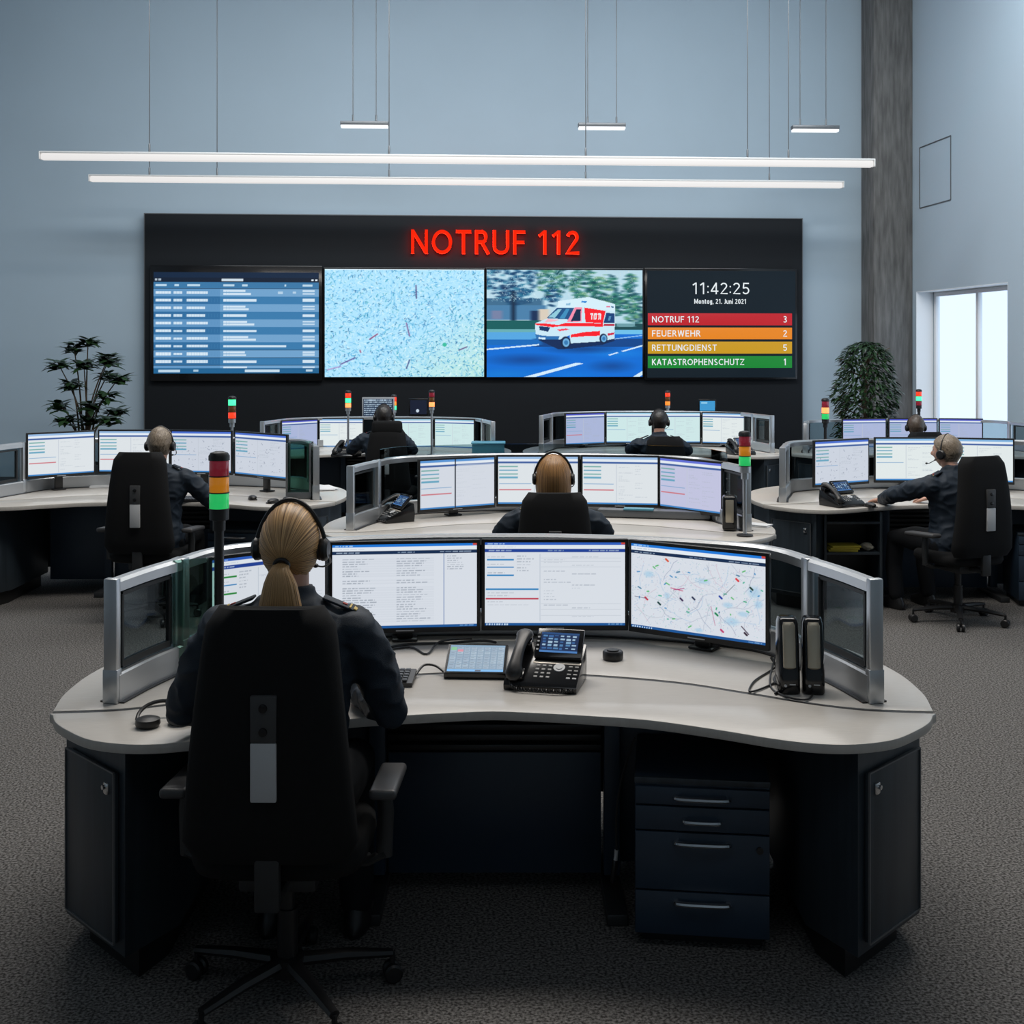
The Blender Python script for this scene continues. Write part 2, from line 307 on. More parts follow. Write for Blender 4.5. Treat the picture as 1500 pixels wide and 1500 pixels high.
# ---------------------------------------------------------------- lit screen contents as vertex colours on a fine grid
class Pic:
    def __init__(s, W, H, c): s.W, s.H = W, H; s.a = np.empty((H, W, 3)); s.a[:] = np.array(c)/255.; s.X, s.Y = np.meshgrid((np.arange(W)+.5)/W, (np.arange(H)+.5)/H)
    def fill(s, x0, y0, x1, y1, c, al=1.0):
        i0, i1 = int(round(x0*s.W)), max(int(round(x0*s.W))+1, int(round(x1*s.W))); j0, j1 = int(round(y0*s.H)), max(int(round(y0*s.H))+1, int(round(y1*s.H)))
        s.a[j0:j1, i0:i1] = s.a[j0:j1, i0:i1]*(1-al)+np.array(c)/255.*al; return s
    def poly(s, pts, c, al=1.0):
        ins = np.zeros(s.X.shape, bool); n = len(pts)
        for i in range(n):
            (x0, y0), (x1, y1) = pts[i], pts[(i+1) % n]
            if y0 == y1: continue
            ins ^= ((s.Y < y0) != (s.Y < y1)) & (s.X < (x1-x0)*(s.Y-y0)/(y1-y0)+x0)
        s.a[ins] = s.a[ins]*(1-al)+np.array(c)/255.*al; return s
    def line(s, p, q, w, c, al=1.0):
        asp = s.H/s.W; px, py = s.X-p[0], (s.Y-p[1])*asp; dx, dy = q[0]-p[0], (q[1]-p[1])*asp; L2 = dx*dx+dy*dy+1e-12
        t = np.clip((px*dx+py*dy)/L2, 0, 1); d = np.hypot(px-t*dx, py-t*dy); k = np.clip((w/2-d)*s.W+.5, 0, 1)[..., None]*al
        s.a = s.a*(1-k)+np.array(c)/255.*k; return s
    def ell(s, cx, cy, rx, ry, c, al=1.0, soft=.15):
        d = np.sqrt(((s.X-cx)/rx)**2+((s.Y-cy)/ry)**2); k = np.clip((1-d)/soft, 0, 1)[..., None]*al; s.a = s.a*(1-k)+np.array(c)/255.*k; return s
    def words(s, x, y, w, h, c, al=.8, rnd=random):
        i = x
        while i < x+w:
            L = rnd.uniform(.012, .05)*min(1, w*4+.3); s.fill(i, y, min(i+L, x+w), y+h, c, al*rnd.uniform(.7, 1)); i += L+.008
        return s
    def blur(s, k, ax=1, rows=None):
        a = s.a if rows is None else s.a[rows]; acc = np.zeros_like(a); idx = np.arange(a.shape[ax])
        for d in range(-k, k+1): acc += np.take(a, np.clip(idx+d, 0, a.shape[ax]-1), ax)
        acc /= 2*k+1
        if rows is None: s.a = acc
        else: s.a[rows] = acc
        return s
    def speck(s, n, cols, rmax, al=.7, box=(0, 0, 1, 1), streak=True, rnd=random):
        for _ in range(n):
            x, y = rnd.uniform(box[0], box[2]), rnd.uniform(box[1], box[3]); a = rnd.uniform(0, 2*PI); L = rnd.uniform(.2, 1)*rmax; c = rnd.choice(cols)
            i, j = int(x*s.W), int(y*s.H); k = max(1, int(L*s.W))
            for q in range(k):
                ii, jj = int(i+q*math.cos(a)), int(j+q*math.sin(a))
                if 0 <= ii < s.W and 0 <= jj < s.H and box[1]*s.H <= jj < box[3]*s.H: s.a[jj, ii] = s.a[jj, ii]*(1-al)+np.array(c)/255.*al
        return s
    def mesh(s, name, gain=1.0):
        W, H = s.W, s.H; a = np.clip(s.a, 0, 1)[::-1]
        xs = np.linspace(-.5, .5, W); zs = np.linspace(0, 1, H); gx, gz = np.meshgrid(xs, zs); co = np.stack([gx, np.zeros_like(gx), gz], -1).reshape(-1, 3)
        q = (np.arange(H-1)[:, None]*W+np.arange(W-1)[None]).ravel(); f = np.stack([q, q+1, q+1+W, q+W], 1)
        me = bpy.data.meshes.new(name); me.vertices.add(len(co)); me.vertices.foreach_set('co', co.ravel()); me.loops.add(f.size); me.loops.foreach_set('vertex_index', f.ravel().astype(np.int32))
        me.polygons.add(len(f)); me.polygons.foreach_set('loop_start', (np.arange(len(f))*4).astype(np.int32)); me.polygons.foreach_set('loop_total', np.full(len(f), 4, np.int32)); me.update(calc_edges=True)
        at = me.color_attributes.new('Col', 'FLOAT_COLOR', 'POINT'); c = np.ones((len(co), 4)); c[:, :3] = lin(a.reshape(-1, 3))*gain; at.data.foreach_set('color', c.ravel())
        me.materials.append(M_screen); me.validate(); return me
def titlebar(p, b=(30, 120, 215), dark=(20, 45, 80)):
    p.fill(0, 0, 1, .035, b).words(.02, .012, .12, .014, (200, 225, 245)).fill(0, .035, 1, .075, (228, 236, 244)).words(.02, .05, .2, .012, (150, 165, 185), .5)
    p.fill(.97, .002, 1, .03, (200, 70, 60)); p.fill(0, .08, 1, .118, dark).words(.03, .092, .16, .014, (190, 205, 220)).words(.45, .092, .12, .014, (150, 170, 195)).words(.74, .092, .22, .014, (170, 185, 205))
    p.fill(0, .965, 1, 1, (25, 85, 150))
    for k in range(9): p.fill(.012+k*.018, .975, .022+k*.018, .995, (190, 215, 240))
    p.words(.88, .975, .1, .014, (140, 180, 220)); return p
def pic_document():
    p = titlebar(Pic(240, 150, (219, 225, 234))); p.fill(.765, .12, .772, .965, (55, 105, 165))
    y = .17
    for k in range(27):
        if k not in (8, 11):
            p.fill(.07, y-.004, .7, y+.016, (205, 212, 222), .35)
            p.words(.07, y, random.uniform(.1, .24), .012, (120, 130, 145), .55).words(.44, y, random.uniform(.12, .24), .012, (120, 130, 145), .5)
        y += .0285
    for k in range(7): p.words(.79, .15+k*.025, random.uniform(.06, .13), .01, (120, 130, 145), .5)
    return p
def pic_form(tint=(220, 226, 234), green=False, W=240, H=150, plain=False, bars=True):
    p = titlebar(Pic(W, H, tint), (45, 95, 190), (30, 65, 150)); p.fill(.39, .14, .393, .95, (185, 195, 208))
    bl = (50, 135, 195)
    for k, y in enumerate((.2, .29, .39)):
        p.words(.02, y-.03, .12, .01, (120, 130, 145), .5)
        if bars: p.fill(.015, y, .21, y+.018, (40, 140, 60) if green and k != 1 else bl)
    for k in range(6): p.words(.23, .16+k*.035, random.uniform(.05, .12), .01, (130, 140, 155), .5)
    if bars: p.fill(.01, .555, .385, .572, bl).fill(.01, .665, .385, .684, (190, 65, 85))
    for k in range(4): p.words(.02, .6+k*.035 if k < 2 else .64+k*.035, random.uniform(.1, .3), .01, (150, 158, 170), .4)
    for k in range(22):
        y = .17+k*.034
        if random.random() < .75: p.words(.42+random.choice([0, .2, .2]), y, random.uniform(.05, .2), .01, (140, 150, 165), .45)
        if random.random() < .3: p.fill(.4, y+.02, .97, y+.024, (190, 198, 208), .6)
    return p
def pic_map():
    p = titlebar(Pic(280, 180, (216, 222, 231))); bx = (.01, .125, .99, .955)
    for (x, y, rx, ry) in ((.14, .35, .05, .05), (.92, .42, .06, .09), (.95, .55, .04, .06), (.55, .36, .07, .04), (.76, .78, .07, .06), (.84, .68, .05, .04), (.28, .58, .03, .05), (.52, .93, .04, .03), (.73, .6, .05, .04)):
        p.ell(x, y, rx, ry, (150, 198, 228), .55, .6)
    for k in range(46):
        x, y = random.uniform(.02, .98), random.uniform(.14, .94); a = random.uniform(0, 2*PI); c = random.choice([(170, 178, 195), (160, 190, 220), (205, 180, 195), (140, 150, 175), (185, 190, 200)])
        for q in range(6):
            a += random.uniform(-.5, .5); x2, y2 = x+.035*math.cos(a), y+.05*math.sin(a)
            if .13 < y2 < .95 and 0 < x2 < 1: p.line((x, y), (x2, y2), .0035, c, .7)
            x, y = x2, y2
    p.speck(900, [(150, 170, 200), (120, 170, 210), (160, 200, 215), (120, 190, 180), (190, 170, 190), (235, 238, 242)], .02, .55, bx)
    for _ in range(34):
        x, y = random.uniform(.03, .97), random.uniform(.15, .93); p.line((x, y), (x+random.uniform(-.025, .025), y+random.uniform(-.02, .02)), .009, random.choice([(40, 160, 110), (60, 170, 140), (50, 130, 190), (30, 100, 140), (70, 175, 90)]), .85)
    for (x, y, c) in ((.28, .16, (215, 80, 50)), (.8, .3, (215, 55, 60)), (.12, .64, (195, 40, 60)), (.69, .9, (190, 60, 110)), (.39, .6, (60, 40, 80)), (.48, .57, (40, 50, 80)), (.9, .38, (30, 60, 50)), (.22, .68, (20, 60, 60)), (.68, .52, (30, 60, 160)), (.65, .72, (20, 130, 80)), (.86, .9, (40, 20, 40))):
        p.line((x-.008, y-.01), (x+.008, y+.012), .014, c)
    p.line((.31, .48), (.4, .5), .006, (190, 70, 110)); p.line((.33, .5), (.41, .47), .005, (170, 60, 120)); p.line((.03, .63), (.12, .64), .004, (90, 90, 120)); p.line((.78, .36), (.7, .5), .004, (110, 120, 130)); p.line((.61, .64), (.64, .85), .004, (190, 120, 150)); p.line((.83, .82), (.88, .9), .007, (60, 40, 60))
    return p
def pic_wide(tint, top, W=120, H=76, split=False, red=True, marks=False):
    p = Pic(W, H, tint); p.fill(0, 0, 1, .05, top).fill(0, .05, 1, .1, (228, 236, 244)).fill(0, .11, 1, .14, (60, 95, 160)).fill(0, .965, 1, 1, (60, 130, 195))
    for k in range(4): p.fill(.02, .2+k*.075, .25, .23+k*.075, (90, 160, 190) if k % 2 else (110, 170, 165), .9)
    p.fill(.02, .56, .42, .585, (120, 165, 205))
    if red: p.fill(.02, .68, .42, .705, (205, 120, 130))
    p.fill(.45, .16, .455, .95, (195, 203, 214))
    for k in range(20):
        p.words(random.choice([.48, .7]), .18+k*.036, random.uniform(.05, .2), .014, (170, 180, 192), .5)
    if split: p.fill(.455, 0, .475, 1, (25, 35, 50)).fill(.48, .12, 1, .95, tint, .6)
    if marks: p.speck(60, [(120, 130, 150), (90, 100, 130)], .04, .6, (.05, .2, .95, .9))
    return p
def pic_list():
    p = Pic(300, 200, (18, 48, 78)); p.fill(0, 0, 1, .055, (6, 34, 62)).fill(0, .055, 1, .095, (5, 24, 46))
    w = (226, 240, 250); p.words(.01, .065, .045, .022, w, 1).fill(.41, .063, .54, .088, w, .9).fill(.955, .068, .967, .085, w).fill(.978, .068, .99, .085, w)
    p.fill(0, .098, 1, .16, (56, 118, 165)); 
    for x, l in ((.015, .065), (.125, .03), (.205, .075), (.42, .065), (.535, .03), (.79, .01), (.9, .06)): p.fill(x, .118, x+l, .142, (200, 225, 240), .9)
    y = .165; h = .0765
    for k in range(10+1):
        lt = k % 2 == 0; p.fill(0, y, 1, y+h-.004, (112, 162, 204) if lt else (56, 122, 172)).fill(0, y, .4, y+h-.004, (95, 148, 194) if lt else (46, 108, 158))
        p.fill(.015, y+.024, .108, y+.05, w, .92).fill(.12, y+.026, .172, y+.048, w, .85).fill(.2, y+.024, .2+random.choice([.11, .125, .128]), y+.05, w, .9)
        if lt:
            L = random.uniform(.13, .16); p.fill(.42, y+.012, .42+L, y+.032, w, .85).fill(.42, y+.04, .42+random.uniform(.12, .2), y+.058, w, .85).fill(.9, y+.012, .972, y+.03, w, .75).fill(.9, y+.038, .972, y+.056, w, .7)
        else: p.fill(.42, y+.026, .42+random.choice([.14, .2, .36, .15, .38]), y+.05, w, .9).fill(.9, y+.022, .972, y+.05, w, .9)
        for q in range(26): p.fill(.015+q*.0175, y+.02, .018+q*.0175, y+.055, (80, 140, 185), .25)
        y += h*.985
    p.fill(0, .945, 1, 1, (30, 98, 145)).fill(.03, .96, .16, .985, w, .8).fill(.24, .962, .27, .98, w, .7).fill(.55, .96, .76, .985, w, .85).fill(.92, .962, .96, .98, w, .8)
    p.fill(.75, .19, .78, .215, w, .6).fill(.84, .19, .86, .21, w, .6); return p
def pic_citymap():
    p = Pic(300, 200, (178, 222, 244))
    yy = np.clip((p.X+p.Y-1.15)*.9, 0, 1)[..., None]; p.a = p.a*(1-yy*.7)+np.array((206, 228, 190))/255.*yy*.7
    p.speck(5200, [(150, 205, 232), (120, 188, 222), (215, 238, 246), (172, 220, 236), (205, 232, 240)], .02, .6)
    p.speck(1500, [(235, 248, 255), (130, 190, 225)], .025, .8); p.speck(1100, [(40, 130, 185), (60, 150, 190), (25, 95, 150), (30, 130, 150)], .024, .85); p.speck(220, [(20, 60, 110), (20, 80, 110)], .025, .8)
    for q in range(26):
        x, y = random.uniform(.05, .95), random.uniform(.05, .95); a = random.uniform(0, 2*PI)
        for r in range(5): a += random.uniform(-.6, .6); x2, y2 = x+.02*math.cos(a), y+.03*math.sin(a); p.line((x, y), (x2, y2), .004, (90, 165, 200), .6); x, y = x2, y2
    for (x0, y0, x1, y1, c) in ((.57, .15, .573, .27, (70, 40, 90)), (.51, .5, .53, .62, (120, 70, 120)), (.28, .65, .33, .6, (130, 40, 80)), (.22, .75, .225, .77, (160, 60, 90)), (.1, .88, .19, .82, (90, 70, 130)), (.02, .93, .1, .9, (170, 140, 190)), (.84, .75, .89, .72, (90, 60, 110)), (.53, .84, .51, .92, (60, 60, 110))): p.line((x0, y0), (x1, y1), .007, c, .85)
    g_ = p.a.mean(2, keepdims=True); p.a = np.clip(g_*1.03+(p.a-g_)*1.2, 0, 1); p.a = p.a*.55+(np.roll(p.a, 1, 0)+np.roll(p.a, 1, 1)+np.roll(p.a, -1, 1))*.15; p.ell(.75, .7, .014, .02, (60, 190, 160)); p.fill(0, 0, 1, .008, (225, 245, 255)); return p
def pic_ambulance():
    p = Pic(320, 220, (190, 218, 230)); W = lambda x: (x-58)/1382.; Hh = lambda y: (y-72)/948.
    P = lambda *pts: [(W(x), Hh(y)) for x, y in pts]
    p.fill(0, .52, 1, 1, (14, 108, 196))
    # trees
    rnd = random.Random(3)
    def crown(cx, cy, rx, ry, n, cols, k=.018):
        for _ in range(n):
            a = rnd.uniform(0, 2*PI); r = math.sqrt(rnd.random()); p.ell(cx+rx*r*math.cos(a), cy+ry*r*math.sin(a), k*rnd.uniform(.6, 1.5), k*rnd.uniform(.5, 1.1), rnd.choice(cols), .8, .6)
    dk = [(14, 60, 100), (20, 75, 115), (10, 45, 80), (40, 110, 140)]; gr = [(15, 75, 85), (25, 95, 85), (60, 130, 110), (12, 60, 75), (110, 155, 120)]
    crown(.15, .08, .18, .2, 230, dk); crown(.2, .24, .1, .1, 60, dk); crown(.42, .08, .1, .18, 150, gr); crown(.42, .24, .06, .1, 40, dk)
    crown(.62, .14, .09, .18, 170, gr); crown(.76, .18, .09, .14, 110, gr); crown(.9, .3, .1, .12, 100, gr); crown(.92, .12, .035, .09, 40, gr); crown(.78, .34, .14, .1, 90, gr); crown(.95, .42, .08, .08, 60, gr)
    p.fill(0, .27, .36, .33, (25, 70, 105), .75).fill(0, .33, .38, .47, (60, 110, 150), .85).fill(.28, .38, .33, .5, (20, 45, 80)).fill(.33, .37, .4, .48, (215, 205, 190)).fill(.03, .38, .1, .46, (120, 130, 160)).fill(.155, .2, .185, .58, (12, 40, 65))
    p.blur(4, 1, slice(0, 110))
    p.speck(420, [(220, 238, 245), (170, 215, 232)], .02, .55, (0, 0, .6, .3)); p.speck(200, [(215, 230, 215), (230, 235, 220)], .012, .55, (.55, 0, 1, .4))
    p.fill(0, .475, .36, .56, (18, 88, 88)).fill(0, .555, .4, .58, (110, 170, 175)).fill(.8, .5, 1, .56, (25, 70, 75)).fill(.83, .48, .95, .53, (170, 210, 220), .6)
    p.fill(0, .58, .5, .65, (95, 165, 215)).fill(.8, .56, 1, .6, (120, 190, 225)).fill(.3, .64, 1, .72, (12, 58, 110), .8).fill(0, .65, .35, .7, (25, 105, 175))
    for (cx, cy, rx, ry, c) in ((.25, .84, .3, .07, (10, 62, 125)), (.8, .9, .18, .07, (14, 66, 130)), (.85, .78, .25, .05, (30, 130, 210)), (.1, .97, .3, .06, (30, 125, 200)), (.55, .98, .2, .05, (20, 120, 205)), (.62, .74, .3, .05, (12, 60, 115))): p.ell(cx, cy, rx, ry, c, .75, .9)
    p.blur(5, 1, slice(115, 220))
    wh = (214, 236, 250)
    p.poly(P((58, 770), (520, 728), (520, 740), (58, 782)), wh); p.poly(P((380, 1020), (850, 893), (915, 900), (480, 1020)), wh); p.poly(P((1130, 825), (1210, 800), (1225, 806), (1150, 830)), wh); p.poly(P((1250, 790), (1440, 735), (1440, 748), (1265, 797)), wh); p.poly(P((1350, 1020), (1440, 965), (1440, 1000), (1410, 1020)), wh); p.poly(P((1180, 680), (1440, 648), (1440, 655), (1190, 687)), wh, .7)
    # vehicle
    V = (206, 232, 243); RD = (226, 30, 44)
    p.poly(P((500, 640), (790, 690), (1060, 700), (1190, 660), (1190, 700), (1080, 735), (800, 770), (690, 775), (510, 690)), (10, 40, 80))
    p.poly(P((485, 545), (600, 500), (680, 395), (700, 345), (960, 312), (1195, 375), (1190, 680), (1060, 705), (800, 722), (790, 650), (700, 690), (490, 660)), V)
    p.poly(P((690, 350), (960, 312), (1195, 378), (1195, 440), (900, 405), (690, 400)), (216, 238, 247)); p.poly(P((900, 345), (945, 350), (935, 365), (890, 360)), (40, 130, 200)); p.poly(P((760, 370), (800, 365), (795, 385), (755, 388)), (150, 190, 215))
    p.poly(P((585, 500), (680, 408), (830, 410), (780, 510)), (30, 80, 125)); p.poly(P((600, 492), (690, 420), (720, 420), (660, 498)), (150, 200, 215)); p.poly(P((700, 500), (760, 415), (790, 415), (745, 505)), (70, 140, 180))
    p.poly(P((835, 405), (900, 405), (895, 530), (765, 535)), (240, 150, 175)); p.poly(P((850, 420), (890, 420), (885, 522), (800, 528)), (12, 40, 70))
    p.poly(P((920, 405), (1110, 435), (1085, 545), (930, 535)), RD); p.poly(P((1115, 450), (1190, 458), (1190, 540), (1092, 540)), (18, 62, 110)); p.poly(P((1140, 480), (1160, 480), (1150, 520), (1130, 520)), (90, 140, 175))
    p.poly(P((485, 545), (560, 545), (690, 560), (760, 540), (1085, 545), (1085, 575), (720, 570), (640, 580), (490, 560)), RD); p.poly(P((1095, 552), (1190, 552), (1190, 568), (1090, 568)), (170, 30, 60)); p.poly(P((600, 505), (700, 515), (660, 528), (560, 540)), (240, 190, 200))
    p.poly(P((800, 645), (920, 622), (1060, 612), (1060, 655), (920, 660), (800, 670)), RD); p.poly(P((1125, 635), (1190, 625), (1180, 645), (1130, 655)), (190, 40, 70))
    p.poly(P((680, 600), (760, 590), (790, 600), (700, 615)), (230, 80, 100)); p.poly(P((520, 570), (620, 580), (600, 620), (525, 605)), (14, 52, 95)); p.poly(P((485, 640), (560, 655), (700, 660), (690, 690), (500, 690)), (50, 110, 165)); p.poly(P((515, 668), (575, 672), (575, 688), (515, 684)), wh)
    p.poly(P((1115, 392), (1150, 392), (1150, 405), (1115, 405)), (220, 120, 150)); p.poly(P((1160, 392), (1180, 395), (1180, 408), (1160, 405)), (30, 90, 130))
    for (x, y, r) in ((755, 715, 55), (1090, 680, 45)): p.ell(W(x), Hh(y), r/1382*.85, r/948*1.05, (10, 30, 60)); p.ell(W(x+4), Hh(y), r/1382*.6, r/948*.75, (120, 175, 215)); p.ell(W(x+4), Hh(y), r/1382*.35, r/948*.4, (60, 120, 170))
    # small white lettering block on the red flank, drawn as strokes
    for x in (975, 1010, 1042): p.poly(P((x, 455), (x+26, 458), (x+24, 470), (x-2, 468)), (235, 240, 245)); 
    for x in (985, 1006, 1022, 1048, 1062): p.poly(P((x, 468), (x+9, 468), (x+5, 512), (x-4, 510)), (235, 240, 245))
    g_ = p.a.mean(2, keepdims=True); p.a = np.clip(g_+(p.a-g_)*1.18, 0, 1)
    return p

# ================================================================ the room
def uv(p): return p.dot(U), (p-WO).dot(N)
def room_obj(g, name, mats, **k): return struct(g.build(name, mats, None, WO, A, **k))      # local x along the back wall, local -y into the room
pR = wall_pt(1337, 400, .5); uR = (pR-WO).dot(U); uC = (wall_pt(1280, 400, .5)-WO).dot(U); uL = -9.2; VB = -22.0; HC = 7.1
room_obj(G().box(((uL+uR)/2, -10.8, -.05), (uR-uL+1.2, 23.2, .1)), 'floor', M_carpet)
room_obj(G().box(((uL+uR)/2, -10.8, HC+.05), (uR-uL+1.2, 23.2, .1)), 'ceiling', M_ceil)
room_obj(G().box(((uL+uR)/2, .1, HC/2), (uR-uL+.8, .2, HC)), 'wall_back', M_wall)
room_obj(G().box((uL-.1, -10.8, HC/2), (.2, 22.4, HC)), 'wall_left', M_side)
room_obj(G().box(((uL+uR)/2, VB-.1, HC/2), (uR-uL+.8, .2, HC)), 'wall_rear', M_side)
# right wall with three tall windows
wz0, wz1 = .35, wall_pt(1337, 428, .5).z; wins = [(-.62, -3.3), (-4.3, -7.3), (-8.3, -11.3)]
g = G(); T = .34
g.box((uR+T/2, VB/2, (wz1+HC)/2), (T, -VB, HC-wz1)); g.box((uR+T/2, VB/2, wz0/2), (T, -VB, wz0))
es = [0]+[v for w in wins for v in w]+[VB]
for i in range(0, len(es), 2): g.box((uR+T/2, (es[i]+es[i+1])/2, (wz0+wz1)/2), (T, abs(es[i]-es[i+1]), wz1-wz0))
room_obj(g, 'wall_right', M_side)
for k, (a, b) in enumerate(wins):
    w = thing('window_%d' % (k+1), '', 'window', WO, A); del w['label']; del w['category']; struct(w)
    L = a-b; c = (a+b)/2; x = uR+T-.06; zc = (wz0+wz1)/2
    f = G()
    for y in (a-.035, b+.035, c): f.box((x, y, zc), (.06, .07, wz1-wz0), .006)
    for z in (wz0+.035, wz1-.035): f.box((x, c, z), (.058, L-.004, .07), .006)
    f.build('window_frame', M_white, w)
    G().box((x, c, zc), (.012, L-.1, wz1-wz0-.1)).build('window_pane', M_pane, w)
    f = G()
    for y in (a-.004, b+.004): f.box((uR+T/2-.05, y, zc), (T-.1, .008, wz1-wz0))
    for z in (wz0+.004, wz1-.004): f.box((uR+T/2-.05, c, z), (T-.1, L-.016, .008))
    f.build('reveal', M_white, w)
room_obj(G().box(((uC+uR)/2, -.25, HC/2), (uR-uC, .5, HC), .012), 'column', M_conc)
# access panel on the right wall
g = G(); z0 = EYE+(HZ-297)/F*16.4; z1 = EYE+(HZ-205)/F*16.4
for (y, z, dy, dz) in ((-.75, (z0+z1)/2, .014, z1-z0), (-1.75, (z0+z1)/2, .014, z1-z0), (-1.25, z0, 1.0, .014), (-1.25, z1, 1.0, .014)): g.box((uR-.004, y, z), (.008, dy, dz))
room_obj(g, 'trim_1', M_alud)
for nm, a, b in (('baseboard_back', (uL, -.012), (uC, -.012)), ('baseboard_left', (uL+.012, -.03), (uL+.012, VB))):
    G().sweep([a, b], .022, 0, .09).build(nm, M_alud, None, WO, A)['kind'] = 'structure'

# ---------------------------------------------------------------- media wall
pd = .14
TL, TR = wall_pt(212, 313, pd), wall_pt(1175, 321, pd); u0, u1 = (TL-WO).dot(U), (TR-WO).dot(U); zt = (TL.z+TR.z)/2
t = thing('media_wall', 'large charcoal panel carrying four screens and the red sign', 'wall panel', WO+U*((u0+u1)/2), A)
G().box((0, -pd/2-.002, zt/2), (u1-u0, pd-.006, zt), .004).build('panel', M_panel, t)
G().box(((u0-u1)/2-.006, -pd/2-.002, zt/2), (.012, pd, zt)).box(((u1-u0)/2+.006, -pd/2-.002, zt/2), (.012, pd, zt)).box((0, -pd/2-.002, zt+.006), (u1-u0+.024, pd, .012)).build('edge_trim', M_alud, t, label='thin grey metal edge around the charcoal panel')
def wall_box(x0, y0, x1, y1, off):
    a, b, c, d = wall_pt(x0, y0, off), wall_pt(x1, y0, off), wall_pt(x0, y1, off), wall_pt(x1, y1, off)
    ua, ub = (a-WO).dot(U), (b-WO).dot(U); return ua, ub, (c.z+d.z)/2, (a.z+b.z)/2
def wall_screen(px, inner, mesh, label, thick=.07):
    off = pd+thick; ua, ub, za, zb = wall_box(*px, off); ia, ib, ja, jb = wall_box(*inner, off)
    cu = (ua+ub)/2; P = WO+U*cu+N*(pd+.002); t = thing('wall_display', label, 'screen', (P.x, P.y, za), A, 'screens of the media wall')
    w, h = ub-ua, zb-za; G().box((0, -thick/2, h/2), (w, thick, h), .008).build('housing', M_gloss, t)
    if mesh: link('screen', mesh, t, ((ia+ib)/2-cu, -thick-.0015, ja-za), 0, None, (ib-ia, 1, jb-ja))
    return t, cu, za, thick
wall_screen((220, 389, 472, 558), (225, 399, 467, 547), pic_list().mesh('screen'), 'wall screen with a blue striped list of rows, leftmost of four')
wall_screen((474, 392, 710.5, 553.5), (475.8, 394.5, 709, 552), pic_citymap().mesh('screen'), 'wall screen showing a pale blue city map')
wall_screen((711.5, 392.5, 943, 553.5), (713, 395.5, 941, 552), pic_ambulance().mesh('screen'), 'wall screen showing a red and white ambulance speeding along a street')
t, cu, za, th = wall_screen((944, 393, 1168, 556), None or (948, 397, 1165, 553), None, 'dark wall screen with the time 11:42:25 and four coloured status bars')
off = pd+th
M_scr4 = mat('dark_screen', (.004, .005, .006), .35, emit=s255(20, 36, 48), es=.55, spec=.25)
ia, ib, ja, jb = wall_box(948, 397, 1165, 553, off); G().box(((ia+ib)/2-cu, -th-.001, (ja+jb)/2-za), (ib-ia, .002, jb-ja)).build('screen', M_scr4, t)
def put_text(body, x0, x1, yb, yt, parent, base=(0, 0, 0), name='lettering', sw=.155, off2=0):
    a, b, c, e = wall_box(x0, yt, x1, yb, off+.004+off2)
    return link(name, text_mesh(body, b-a, e-c, .0015, sw=sw), parent, (a-cu-base[0], -th-.003-off2-base[1], c-za-base[2]))
put_text('11:42:25', 1014, 1098, 431, 414, t, name='clock_digits', sw=.115); put_text('Montag, 21. Juni 2021', 1017, 1093, 445, 438, t, name='date_line', sw=.16)
for (nm, num, col, ya, yb_, x1) in (('NOTRUF 112', '3', (196, 32, 44), 459, 476.5, 1024), ('FEUERWEHR', '2', (238, 138, 30), 479.8, 497, 1026), ('RETTUNGDIENST', '5', (208, 158, 28), 500.5, 518, 1050), ('KATASTROPHENSCHUTZ', '1', (22, 138, 52), 521.5, 539, 1090)):
    a, b, c, e = wall_box(949, ya, 1160, yb_, off)
    mb = mat('status_'+nm.split()[0].lower(), (.01, .01, .01), .5, emit=s255(*col), es=.92, spec=.2)
    bar = G().box(((a+b)/2-cu, -th-.0035, (c+e)/2-za), (b-a, .003, e-c), .0012).build('status_bar', mb, t)
    ym = (ya+yb_)/2; put_text(nm, 955, x1, ym+4.6, ym-4.6, bar, off2=.003); put_text(num, 1147, 1153, ym+4.8, ym-4.8, bar, name='numeral', off2=.003) if num != '1' else put_text(num, 1148, 1151.5, ym+4.8, ym-4.8, bar, name='numeral', off2=.003)
# red sign
a, b, c, e = wall_box(602, 337, 849, 372, pd+.06)
sg = link('illuminated_sign', text_mesh('NOTRUF 112', b-a, e-c, .045, mats=[M_sign, M_signside], sw=.135, gap=.16), None, WO+U*a+N*(pd+.045)+Vector((0, 0, c)), A)
tag(sg, 'glowing red NOTRUF 112 lettering above the wall screens', 'sign')

